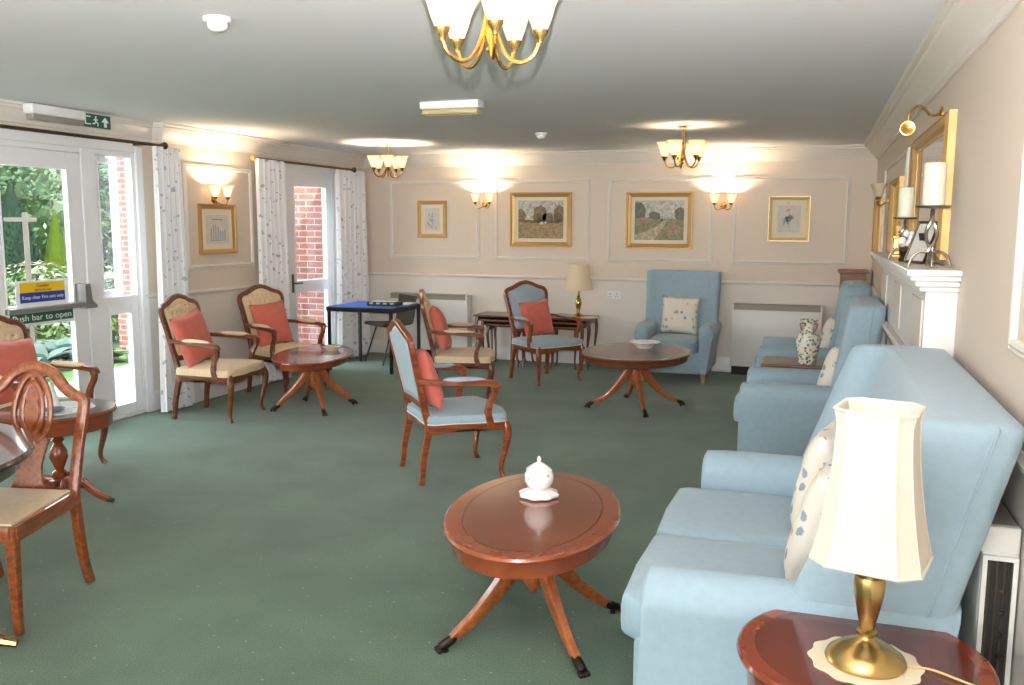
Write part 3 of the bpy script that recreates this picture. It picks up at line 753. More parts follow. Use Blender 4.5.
def field(aw, ah):
    r = random.Random(5)
    return [('a_sky', [[(-aw, -ah*.1), (aw, -ah*.1), (aw, ah), (-aw, ah)]]),
            ('a_tree', [blob(-aw*.05, ah*.25, aw*.32, ah*.55, r), blob(aw*.85, ah*.3, aw*.3, ah*.5, r), blob(-aw*.9, ah*.2, aw*.25, ah*.35, r), blob(aw*.3, ah*.1, aw*.3, ah*.25, r)]),
            ('a_tree2', [blob(-aw*.1, ah*.1, aw*.2, ah*.22, r), blob(aw*.75, ah*.1, aw*.2, ah*.25, r), [(-aw, -ah*.2), (aw, -ah*.2), (aw, 0), (0, -ah*.05), (-aw, 0)]]),
            ('a_field', [[(-aw, -ah), (aw, -ah), (aw, -ah*.15), (aw*.2, -ah*.22), (-aw, -ah*.12)]]),
            ('a_horse', [blob(aw*.05, -ah*.18, aw*.09, ah*.08, r, 10), blob(aw*.22, -ah*.16, aw*.07, ah*.06, r, 10)]),
            ('a_dark', [blob(-aw*.05, -ah*.02, aw*.06, ah*.10, r, 10)])]
def lane(aw, ah):
    r = random.Random(8)
    return [('a_sky', [[(-aw, 0), (aw, 0), (aw, ah), (-aw, ah)]]),
            ('a_green2', [blob(-aw*.85, ah*.45, aw*.35, ah*.5, r), blob(aw*.85, ah*.3, aw*.25, ah*.35, r), blob(-aw*.2, ah*.2, aw*.25, ah*.28, r)]),
            ('a_green', [[(-aw, -ah), (aw, -ah), (aw, ah*.02), (aw*.3, ah*.1), (-aw*.2, ah*.05), (-aw, ah*.1)]]),
            ('a_pink', [blob(-aw*.6, -ah*.0, aw*.35, ah*.16, r), blob(aw*.6, -ah*.5, aw*.3, ah*.3, r)]),
            ('a_lane', [[(-aw*.95, -ah), (-aw*.2, -ah), (aw*.15, -ah*.4), (aw*.32, -ah*.02), (aw*.18, -ah*.02), (-aw*.15, -ah*.35), (-aw*.6, -ah*.6), (-aw, -ah*.75)]]),
            ('a_dark', [blob(aw*.1, ah*.02, aw*.05, ah*.09, r, 10)])]
def plan(aw, ah):
    out = []
    for k in range(7):
        x = -aw*.6+k*aw*.2; out.append([(x, -ah*.7), (x+aw*.08, -ah*.7), (x+aw*.08, ah*(.1+.25*math.sin(k))), (x, ah*(.1+.25*math.sin(k)))])
    out.append([(-aw*.5, ah*.62), (aw*.5, ah*.62), (aw*.5, ah*.7), (-aw*.5, ah*.7)])
    out.append([(-aw*.7, -ah*.8), (aw*.7, -ah*.8), (aw*.7, -ah*.74), (-aw*.7, -ah*.74)])
    return out
picture((-4.37, YB, 1.645), 0, .37, .44, .045, .025, 'gold', 'small gilt-framed flower print nearest the left corner of the back wall', 'paper', .045, lambda a, b: botanical(a, b, 16, 3))
picture((-3.015, YB, 1.645), 0, .73, .62, .055, .035, 'gold', 'gilt-framed brown landscape of a tree and field on the back wall', 'art1', .04, layers=field)
picture((-1.655, YB, 1.64), 0, .73, .62, .055, .035, 'gold', 'gilt-framed landscape of a country lane on the back wall', 'art2', .04, layers=lane)
picture((-.29, YB, 1.66), 0, .42, .47, .04, .03, 'gold2', 'pale gilt-framed print of blue flowers at the right of the back wall', 'paper', .055, lambda a, b: botanical(a, b, 18, 9))
picture((XP, 6.93, 1.535), PI/2, .52, .45, .045, .03, 'gold', 'gilt-framed sketch of a building under the left wall light', 'paper', .05, plan)

# gilt mirrors on the fireplace wall
def mirror(y0, y1, z0, z1, fw, label, depth=.045):
    t = empty('wall_mirror', label, 'mirror', (XR, (y0+y1)/2, (z0+z1)/2), -PI/2)
    w_, h__ = y1-y0, z1-z0
    frame_loop(w_, h__, fw, depth, [(0, 0), (0, depth*.7), (fw*.3, depth), (fw*.6, depth*.8), (fw*.8, depth*.4), (fw, depth*.35), (fw, 0)]).build('frame', 'gold', t, ang=20)
    MB().box(-w_/2+fw*.8, w_/2-fw*.8, -depth*.3, -.001, -h__/2+fw*.8, h__/2-fw*.8).build('mirror_glass', 'mirror', t, sm=False)
mirror(4.34, 5.86, 1.445, 2.09, .08, 'large gilt-framed mirror standing on the mantelpiece')
mirror(6.72, 7.45, 1.30, 1.93, .05, 'smaller gilt mirror on the wall just beyond the mantelpiece')
mirror(8.55, 9.35, 1.28, 1.86, .05, 'gilt mirror on the fireplace wall nearest the back corner')

# ------------------------------------------------------------------ fireplace
t = empty('fireplace_surround', 'white painted fireplace surround with a long mantelshelf', 'fireplace', (XR, 5.2, 0))
sh = MB(); sh.box(-.20, 0, -1.32, 1.32, 1.395, 1.42, .004); sh.box(-.185, 0, -1.305, 1.305, 1.375, 1.395, .004)
sh.box(-.165, 0, -1.285, 1.285, 1.35, 1.375, .006); sh.box(-.145, 0, -1.265, 1.265, 1.33, 1.35, .004); sh.build('mantelshelf', 'white', t)
fr = MB(); fr.box(-.12, 0, -1.24, 1.24, 1.02, 1.33, .003); fr.build('frieze', 'white', t)
fr = MB()
for y in (-1.24, .98): fr.box(-.13, 0, y, y+.26, 0, 1.02, .004); 
fr.build('pilaster', 'white', t)
fr = MB(); fr.box(-.15, 0, -1.0, 1.0, .985, 1.02, .004)
for y in (-.99, .86): fr.box(-.1, 0, y, y+.13, 0, .985, .004)
for y in (-1.2, -.2, .8): fr.box(-.128, -.12, y, y+.4, 1.06, 1.29, .003)
fr.build('inner_moulding', 'trim', t)
MB().box(-.03, 0, -.86, .86, 0, .98).build('hearth_back', plain('beige_marble', srgb(196, 180, 160), .25, var=.1, vscale=6), t, sm=False)
fi = MB().box(-.09, -.03, -.3, .3, .02, .62, .01).build('fire_inset', 'black', t)
MB().box(-.10, -.09, -.27, .27, .56, .6, .003).build('fire_trim', 'brass', fi)

# things on the mantelpiece
ZM = 1.42
def candle_holder(loc, s_, label, scr=1.0):
    t = empty('candle_holder', label, 'candle holder', loc, 0, 'scroll candle holders on the mantelpiece')
    b_ = MB()
    for a in (0, PI/2, PI, 3*PI/2):
        c_, d_ = math.cos(a), math.sin(a)
        pts = [(.065, 0), (.055, .03), (.035, .048), (.008, .05), (.005, .07)]
        b_.tube(smooth([(r*c_*s_, r*d_*s_, z*s_+.004) for r, z in pts], 5), .0045*s_, 6)
    b_.build('base_feet', 'pewter', t)
    b_ = MB()
    for k in range(2):
        b_.tube([(.026*s_*math.sin(z*PI)*math.cos(z*PI*.6+k*PI), .026*s_*math.sin(z*PI)*math.sin(z*PI*.6+k*PI), (.065+z*.13)*s_) for z in [i/14 for i in range(15)]], .006*s_, 6)
    b_.build('twisted_stem', 'pewter', t)
    MB().lathe([(0, .195*s_), (.05*s_, .197*s_), (.056*s_, .204*s_), (.05*s_, .206*s_), (0, .203*s_)], seg=24).build('candle_plate', 'pewter', t)
    return t
CH = [((.45, 4.12, ZM), 1.25, 'taller scroll candle holder at the near end of the mantelpiece'), ((.42, 5.0, ZM), 1.05, 'scroll candle holder further along the mantelpiece in front of the mirror')]
for k, (l_, s_, lb) in enumerate(CH):
    candle_holder(l_, s_, lb)
    c = empty('pillar_candle', ('ivory pillar candle on the nearest candle holder', 'ivory pillar candle on the further candle holder')[k], 'candle', (l_[0], l_[1], l_[2]+.2045*s_), 0, 'ivory pillar candles')
    hc = (.175, .15)[k]; rc = (.044, .037)[k]
    MB().lathe([(0, 0), (rc-.001, 0), (rc, .004), (rc, hc-.005), (rc-.003, hc), (rc-.01, hc-.002), (.0, hc-.008)], seg=24).build('wax', 'candle', c)
    MB().tube([(0, 0, hc-.01), (.001, 0, hc+.01)], .0012, 5).build('wick', 'black', c)
t = empty('photo_frame', 'dark photo frame leaning on the mantelpiece between the candles', 'photo frame', (.43, 4.50, ZM+.002), R(-62))
m_ = frame_loop(.15, .2, .014, .014); m_.xf(Matrix.Translation((0, 0, .1)))
m_.xf(Matrix.Rotation(R(-20), 4, 'X')); m_.build('frame', 'bronze', t, ang=20)
m_ = MB().box(-.066, .066, -.008, 0, .01, .19); m_.xf(Matrix.Rotation(R(-20), 4, 'X')); m_.build('photograph', 'paper', t, sm=False)
m_ = MB().box(-.02, .02, .05, .054, 0, .13); m_.xf(Matrix.Rotation(R(12), 4, 'X')); m_.build('strut', 'black', t, sm=False)
t = empty('china_ornament', 'small pale blue and white china posy on the mantelpiece behind the photo frame', 'ornament', (.41, 4.78, ZM))
MB().lathe([(0, 0), (.03, 0), (.032, .01), (.02, .03), (.03, .055), (.024, .07), (0, .07)], seg=18).build('pot', 'bronze', t)
m_ = MB(); rnd = random.Random(4)
for k in range(16): m_.sphere((rnd.uniform(-.03, .03), rnd.uniform(-.03, .03), .08+rnd.uniform(0, .06)), .016, 8, 5)
m_.build('blossoms', 'sprig', t)
t = empty('carriage_clock', 'small brass carriage clock standing on the mantelpiece', 'clock', (.43, 5.45, ZM))
MB().box(-.035, .035, -.04, .04, 0, .015, .003).build('plinth', 'brass', t)
MB().box(-.028, .028, -.033, .033, .015, .105, .003).build('case', 'brass2', t)
MB().box(-.035, .035, -.04, .04, .105, .118, .003).build('cap', 'brass', t)
MB().tube(smooth([(0, -.02, .116), (0, -.02, .14), (0, .02, .14), (0, .02, .116)], 4), .003, 6).build('handle', 'brass', t)
MB().lathe([(0, 0), (.024, 0), (.024, .002), (0, .002)], seg=20, axis='X', c=(-.031, 0, .06)).build('dial', 'signwhite', t)

# small cabinet in the back right corner
t = empty('corner_cabinet', 'small brown wooden cabinet behind the furthest blue armchair', 'cabinet', (.36, 9.70, 0))
MB().box(-.12, .12, -.14, .14, .04, 1.12, .004).build('carcass', 'cabwood', t)
MB().box(-.145, .145, -.165, .165, 1.12, 1.15, .006).build('top', 'cabwood', t)
MB().box(-.125, .125, -.145, .145, 0, .05, .004).build('plinth', 'cabwood', t)
dd = MB().box(-.10, .10, -.148, -.138, .08, 1.0, .003).build('door', 'cabwood', t)
MB().sphere((.075, -.155, .6), .01).build('knob', 'brass', dd)

# ------------------------------------------------------------------ storage heaters, sockets
def heater(loc, rz, w_, label, h__=.70, d_=.15):
    t = empty('storage_heater', label, 'heater', loc, rz, 'white storage heaters')
    b_ = MB(); b_.box(-w_/2, w_/2, -d_, -.005, .09, h__+.02, .008); b_.build('case', 'heater', t)
    b_ = MB(); b_.box(-w_/2+.02, w_/2-.02, -d_-.004, -d_+.03, h__-.0, h__+.045, .003); b_.box(-w_/2, w_/2, -d_-.002, -.006, h__+.045, h__+.06, .003); b_.build('top_grille', 'grille', t)
    for s_ in (-1, 1): MB().box(s_*(w_/2-.011)-.013, s_*(w_/2-.011)+.013, -d_-.005, -.006, h__-.01, h__+.062, .003).build('grille_end', 'heater', t)
    MB().box(-w_/2+.015, w_/2-.015, -d_+.02, -.006, 0, .09).build('base_plinth', 'blackbox', t, sm=False)
    return t
heater((-4.37, YB-.015, 0), 0, 1.02, 'white storage heater on the back wall behind the card table')
heater((-.37, YB-.015, 0), 0, .92, 'white storage heater on the back wall right of the high-backed chair')
t = heater((XR, 3.05, 0), -PI/2, 1.0, 'white storage heater behind the near sofa with an open end vent', .75, .095)
t2 = MB(); t2.box(.501, .508, -.082, -.02, .12, .72, .002)
q_ = t2.build('end_vent', 'blackbox', t)
t2 = MB()
for k in range(4): t2.box(.508, .511, -.078+.018*k, -.073+.018*k, .12, .72)
for k in range(9): t2.sphere((.509, -.04, .16+.06*k), .009, 6, 4)
t2.build('vent_louvre', 'bronze', q_)
f2 = MB(); prof = [(0, 0), (0, .012), (.012, .012), (.012, 0)]
rings = []
for (a, c_) in ((-.093, .105), (-.008, .105), (-.008, .735), (-.093, .735)):
    sgn = 1 if a < -.05 else -1; sz = 1 if c_ < .4 else -1
    rings.append([Vector((.5+hh, a+sgn*d, c_+sz*d)) for d, hh in prof])
f2.loft(rings, False, True); f2.build('vent_frame', 'white', t)
t = empty('wall_socket', 'white double socket on the back wall above the lamp table', 'socket', (-2.15, YB, .80))
MB().box(-.075, .075, -.012, 0, -.044, .044, .004).build('face_plate', 'plastic', t)
s_ = MB()
for a in (-.035, .035):
    s_.box(a-.004, a+.004, -.0135, -.012, .005, .02); s_.box(a-.016, a-.008, -.0135, -.012, -.02, -.012); s_.box(a+.008, a+.016, -.0135, -.012, -.02, -.012)
s_.build('socket_holes', 'blackbox', t, sm=False)

# ------------------------------------------------------------------ cushions
def pillow(w_, h__, th, nu=18, rough=.0, seed=0):
    """local: x across, z up, y thickness; centred"""
    m_ = MB(); rnd = random.Random(seed)
    off = rnd.uniform(0, 10)
    for sgn in (1, -1):
        vs = []; fs = []
        for i in range(nu+1):
            for j in range(nu+1):
                u, v = -1+2*i/nu, -1+2*j/nu
                x = u*w_/2*(1-.07*(1-v*v)); z = v*h__/2*(1-.07*(1-u*u))
                e = max(0, (1-u**4)*(1-v**4)); y = th/2*e**.55
                y += .006*e*mnoise.noise(Vector((u*2.2+off, v*2.2, sgn)))*2
                vs.append((x, -sgn*y, z))
        for i in range(nu):
            for j in range(nu):
                a = i*(nu+1)+j; fs.append((a, a+nu+1, a+nu+2, a+1))
        m_.add(vs, fs)
    return m_
def finish_pillow(m_, name, mat):
    o = m_.build(name, mat, ang=180)
    bm = bmesh.new(); bm.from_mesh(o.data); bmesh.ops.remove_doubles(bm, verts=bm.verts[:], dist=.0008)
    bmesh.ops.recalc_face_normals(bm, faces=bm.faces[:]); bm.to_mesh(o.data); bm.free()
    return o
CUSH = {}
def cushion(mat, size, loc, head, lean, roll, label, group, cat='cushion', th=.13, seed=0):
    """stands on its lower edge at loc, facing heading, leaning back by lean, turned in its plane by roll"""
    key = (mat, size)
    if key not in CUSH:
        o = finish_pillow(pillow(size, size, th, seed=seed), 'cushion', mat); CUSH[key] = o
    else:
        o = CUSH[key].copy(); COL.objects.link(o)
    mat_ = Matrix.Translation(loc) @ Matrix.Rotation(head+PI/2, 4, 'Z') @ Matrix.Rotation(-lean, 4, 'X') @ Matrix.Translation((0, 0, size/2*.96)) @ Matrix.Rotation(roll, 4, 'Y')
    o.matrix_world = mat_
    tag(o, label, cat, group); return o

# ------------------------------------------------------------------ carved open armchairs
def mirror_y(half): return half+[(p[0], -p[1]) for p in reversed(half) if abs(p[1]) > 1e-6]
def french_chair(fab, pip, tuft, wd, label, loc, rz):
    t = empty('open_armchair', label, 'armchair', loc, rz, None)
    half = [(.285, 0), (.295, .11), (.275, .22), (.245, .295), (.10, .30), (-.08, .275), (-.235, .245), (-.245, 0)]
    out = [(p.x, p.y) for p in smooth([(a, b, 0) for a, b in mirror_y(half)], 5, True)]
    def sc_(k): return [(.02+(x-.02)*k, y*k) for x, y in out]
    r_ = MB()
    top = [Vector((x, y, .372)) for x, y in sc_(1.0)]
    mid = [Vector((x, y, .355)) for x, y in sc_(1.005)]
    bot = []
    for i, (x, y) in enumerate(sc_(.985)):
        a = math.atan2(y, x-.02); bot.append(Vector((x, y, .328+.012*math.cos(4*a))))
    r_.loft([bot, mid, top]); r_.build('seat_rail', wd, t)
    st = MB(); st.pad(out, [(.975, .365), (1.005, .38), (1.012, .402), (.99, .426)], .034, 7)
    sp = st.build('seat', fab, t, ang=60)
    MB().tube([(x, y, .377) for x, y in sc_(1.006)], .0045, 6, closed=True).build('gimp_trim', pip, sp)
    for s_ in (1, -1):
        p = smooth([(.245, s_*.262, .385), (.268, s_*.283, .31), (.258, s_*.272, .2), (.238, s_*.256, .09), (.24, s_*.258, .035), (.258, s_*.27, .0)], 4)
        MB().tube(p, [.024, .029, .022, .0165, .014, .018], 10).build('leg', wd, t)
        p = smooth([(-.225, s_*.222, .40), (-.235, s_*.226, .3), (-.262, s_*.23, .16), (-.272, s_*.234, .05), (-.282, s_*.236, 0)], 4)
        MB().tube(p, [.021, .021, .018, .016, .018], 10, square=True, up=(0, 1, 0)).build('leg', wd, t)
    # back
    tilt = Matrix.Translation((-.235, 0, .40)) @ Matrix.Rotation(R(-12.5), 4, 'Y')
    def bp(u, v, d=0): return tilt @ Vector((d, u, v))
    hb = [(0, .10), (.12, .095), (.195, .10), (.222, .145), (.232, .26), (.248, .40), (.258, .475), (.235, .525), (.155, .55), (.075, .585), (0, .60)]
    lp = [(u, v) for u, v in hb]+[(-u, v) for u, v in reversed(hb) if u > 1e-6]
    lp = smooth([(u, v, 0) for u, v in lp], 4, True)
    b_ = MB(); b_.tube([bp(p.x, p.y) for p in lp], [(.017, .021)], 8, closed=True, square=True, up=tilt.to_3x3() @ Vector((1, 0, 0)))
    for s_ in (1, -1): b_.tube(smooth([bp(s_*.222, -.03), bp(s_*.218, .06), bp(s_*.222, .16)], 3), [.021, .02, .018], 8, square=True, up=(0, 1, 0))
    # little carved crest
    b_.sphere(bp(0, .603, .006), .03, 10, 6, (.5, 1.4, .5))
    b_.build('back_frame', wd, t)
    inner = [((p.x)*.935, .345+(p.y-.345)*.935) for p in lp]
    mat_ = tilt @ Matrix(((0, 0, 1, 0), (1, 0, 0, 0), (0, 1, 0, 0), (0, 0, 0, 1)))
    dim = None
    if tuft:
        pts = []
        for r in range(5):
            for c in range(-3, 4):
                x_ = c*.058+(.029 if r % 2 else 0)
                if abs(x_) < .2: pts.append((x_, .27+.062*r))
        dim = (pts, .028, .02)
    b_ = MB(); b_.pad(inner, [(1.0, -.012), (1.0, .006), (.97, .018)], .028, 16 if tuft else 7, mat_, dim, p=4)
    if tuft:
        for (bx, by) in pts: b_.sphere(mat_ @ Vector((bx, by, .022)), .0075, 8, 5, mi=1)
    bk = b_.build('backrest', [fab, 'button'] if tuft else fab, t, ang=70)
    b_ = MB(); b_.pad([(x, y) for x, y in inner], [(1.0, 0), (.98, .012)], .008, 5, mat_ @ Matrix.Scale(-1, 4, (0, 0, 1))); b_.build('back_panel', fab, bk, ang=70)
    # arms
    for s_ in (1, -1):
        p = smooth([bp(s_*.235, .25), (-.17, s_*.272, .638), (-.02, s_*.30, .634), (.11, s_*.312, .628), (.17, s_*.314, .616), (.188, s_*.312, .590)], 4)
        a_ = MB(); a_.tube(p, [(.015, .017), (.015, .018), (.016, .022), (.018, .024), (.021, .025), (.016, .02)], 8, square=True, up=(0, 0, 1))
        a_.sphere((.175, s_*.313, .608), .024, 10, 7, (1, 1.05, 1))
        a_.tube(smooth([(.167, s_*.311, .608), (.174, s_*.308, .56), (.145, s_*.302, .50), (.132, s_*.300, .43), (.15, s_*.297, .355)], 4), [.02, .016, .017, .02, .024], 8, square=True, up=(0, 1, 0))
        ao = a_.build('arm', wd, t)
        pd = []
        for i in range(13):
            u = -1+2*i/12; k = max(.05, (1-abs(u)**3))**.5
            c_ = Vector((-.02+u*.13, s_*(.294+.012*u), .651-.004*u))
            pd.append([c_+Vector((0, .031*k*math.cos(q*PI/5), .019*k*math.sin(q*PI/5))) for q in range(10)])
        MB().loft(pd).build('arm_pad', fab, ao)
    return t
GA = french_chair('cream', 'pipcream', True, 'wood_dark', 'cream button-backed open armchair with coral cushion beside the garden doors', (-4.66, 6.17, 0), R(6))
dup(GA, (-4.72, 7.28, 0), R(-14), 'cream button-backed open armchair behind the left oval table, by the brick-view door')
dup(GA, (-4.68, 4.355, 0), R(2), 'cream button-backed open armchair at the left edge, half hidden behind the dining chair')
dup(GA, (-3.03, 7.53, 0), R(20), 'cream open armchair turned side-on behind the blue open armchair')
GB = french_chair('seatblue', 'piping', False, 'wood', 'pale blue open armchair in the middle of the carpet with its back to the viewer', (-2.17, 5.23, 0), R(40))
for o in GB.children: pass
dup(GB, (-2.60, 8.74, 0), R(-36), 'pale blue open armchair in front of the nest tables at the back wall')
def on_chair(loc, rz, mat, size, label, roll=0, dx=-.13, dy=0, lean=R(16), turn=0, seed=0, z=.448):
    c, s_ = math.cos(rz), math.sin(rz)
    return cushion(mat, size, (loc[0]+dx*c-dy*s_, loc[1]+dx*s_+dy*c, z), rz+turn, lean, roll, label, 'coral cushions', seed=seed)
on_chair((-4.66, 6.17), R(6), 'coral', .44, 'coral cushion on the cream armchair beside the garden doors', R(-9), -.125, -.06)
on_chair((-4.72, 7.28), R(-14), 'coral', .42, 'coral cushion on the cream armchair by the brick-view door', R(-3), -.12, -.02)
on_chair((-4.68, 4.38), R(2), 'coral', .42, 'coral cushion on the cream armchair at the left edge', R(3), -.12, -.03)
on_chair((-3.03, 7.53), R(20), 'coral', .42, 'coral cushion on the side-on cream armchair in the middle', R(12), -.14, 0)
on_chair((-2.17, 5.23), R(40), 'coral', .40, 'coral cushion on the blue armchair that has its back to the viewer', R(7), -.145, -.03)
on_chair((-2.60, 8.74), R(-36), 'coral', .38, 'coral cushion on the blue armchair in front of the nest tables', R(-4), -.11, .01)

# ------------------------------------------------------------------ pedestal coffee tables
def ell(a, b, z, n=56, k=0): return [Vector(((a+k)*math.cos(2*PI*i/n), (b+k)*math.sin(2*PI*i/n), z)) for i in range(n)]
def pedestal_table(loc, rz, a, b, h__, label, feet, cx=0, topm=('mahog', 'mahog_band'), legm='yew', apron=.055, fr=.40, group='oval pedestal coffee tables', zhub=None):
    t = empty('coffee_table', label, 'coffee table', loc, rz, group)
    tp = MB()
    tp.loft([ell(a, b, h__-.028, k=-.02), ell(a, b, h__-.022, k=-.004), ell(a, b, h__-.012, k=.0), ell(a, b, h__-.003, k=-.005), ell(a, b, h__, k=-.012)], False, mi=1)
    o = len(tp.v); tp.loft([ell(a, b, h__, k=-.012), ell(a, b, h__, k=-.075)], False, mi=1)
    tp.add(ell(a, b, h__, k=-.075), [tuple(range(56))], mi=0)
    tp.loft([ell(a, b, h__-.028, k=-.02), ell(.01, .01, h__-.028)], False, mi=1)
    tp.loft([ell(a, b, h__+.0003, k=-.073), ell(a, b, h__+.0003, k=-.077)], False, mi=2)
    top = tp.build('tabletop', list(topm)+['inlay'], t, weld=True, ang=18)
    ap = MB(); ap.loft([ell(a, b, h__-.028, k=-.025), ell(a, b, h__-.028-apron, k=-.032), ell(a, b, h__-.034-apron, k=-.045), ell(a, b, h__-.030-apron, k=-.09)], True)
    ap.build('apron', topm[1], t)
    zc = h__-.03-apron
    MB().lathe([(0, zc), (.055, zc), (.05, zc-.02), (.032, zc-.03), (.034, zc-.08), (.045, zc-.12), (.045, zc-.2), (.03, zc-.225), (.018, zc-.235), (.012, zc-.25), (0, zc-.255)], seg=20).build('pedestal', legm, t)
    for ang in feet:
        c, s_ = math.cos(R(ang)-rz), math.sin(R(ang)-rz)
        pts = [(.02, zc-.06), (.06, zc-.085), (.12, zc-.17), (.20, .16), (.29, .085), (fr-.05, .045)]
        p = smooth([(r*c, r*s_, z) for r, z in pts], 5)
        lg = MB().tube(p, [(.022, .038), (.022, .036), (.02, .032), (.018, .026), (.016, .02), (.014, .015)], 8, square=True, up=(-s_, c, 0)).build('leg', legm, t)
        pw = MB(); pw.tube(smooth([((fr-.065)*c, (fr-.065)*s_, .05), ((fr-.03)*c, (fr-.03)*s_, .034), (fr*c, fr*s_, .022)], 3), [.017, .02, .015], 10)
        for dt in (-.4, 0, .4):
            pw.sphere(((fr+.004)*c-.016*dt*2.2*s_, (fr+.004)*s_+.016*dt*2.2*c, .013), .011, 8, 5)
        pw.lathe([(.0, .0), (.012, .0), (.012, .016), (0, .016)], ((fr-.025)*c, (fr-.025)*s_, 0), 12)
        pw.build('brass_foot', 'paw', lg)
    return t
pedestal_table((-.99, 3.20, 0), R(-83), .535, .335, .50, 'oval mahogany pedestal coffee table nearest on the carpet with a white lidded pot', (46, 134, 226, 314))
pedestal_table((-1.45, 7.68, 0), R(-95), .60, .465, .50, 'oval pedestal coffee table in front of the high-backed blue chair', (27, 112, 204, 292), topm=('nest', 'nestband'), apron=.045, fr=.44)
pedestal_table((-4.07, 6.68, 0), R(-72), .60, .325, .48, 'oval pedestal coffee table between the two cream armchairs at left', (46, 134, 226, 314), apron=.04, fr=.37)

# white lidded pot on a scalloped saucer
t = empty('lidded_pot', 'white china lidded pot on a scalloped base on the nearest oval table', 'pot', (-1.02, 3.36, .50))
MB().lathe([(0, 0, 0), (.06, 0, .3), (.078, .006, 1), (.08, .014, 1), (.07, .022, 1), (.05, .03, .5), (.03, .034, 0), (0, .034, 0)], seg=64, wav=(8, .06)).build('base', 'china', t)
MB().lathe([(0, .03), (.03, .032), (.048, .045), (.058, .065), (.06, .08), (.057, .096), (.046, .112), (.036, .118), (0, .118)], seg=32).build('body', 'sprig', t)
ld = MB(); ld.lathe([(0, .106, 0), (.046, .107, .5), (.053, .111, 1), (.049, .116, 1), (.03, .130), (.014, .140), (.006, .144), (.008, .152), (.008, .158), (.004, .166), (0, .168)], seg=40, wav=(8, .05)); ld.build('lid', 'china', t)
# scalloped bowl
t = empty('scalloped_bowl', 'white scalloped china bowl on the table before the high-backed chair', 'bowl', (-1.42, 7.90, .50))
MB().lathe([(0, 0, 0), (.07, 0, 0), (.075, .01, .2), (.12, .045, 1), (.14, .052, 1), (.136, .056, 1), (.11, .046, .8), (.06, .014, 0), (0, .012, 0)], seg=56, wav=(12, .04)).build('body', 'china', t)
t = empty('shallow_dish', 'shallow cream china dish on the left oval table', 'dish', (-4.02, 6.90, .48))
MB().lathe([(0, 0), (.05, 0), (.06, .012), (.085, .03), (.088, .034), (.08, .034), (.05, .012), (0, .01)], seg=30).build('body', plain('cream_china', srgb(224, 216, 190), .2), t)

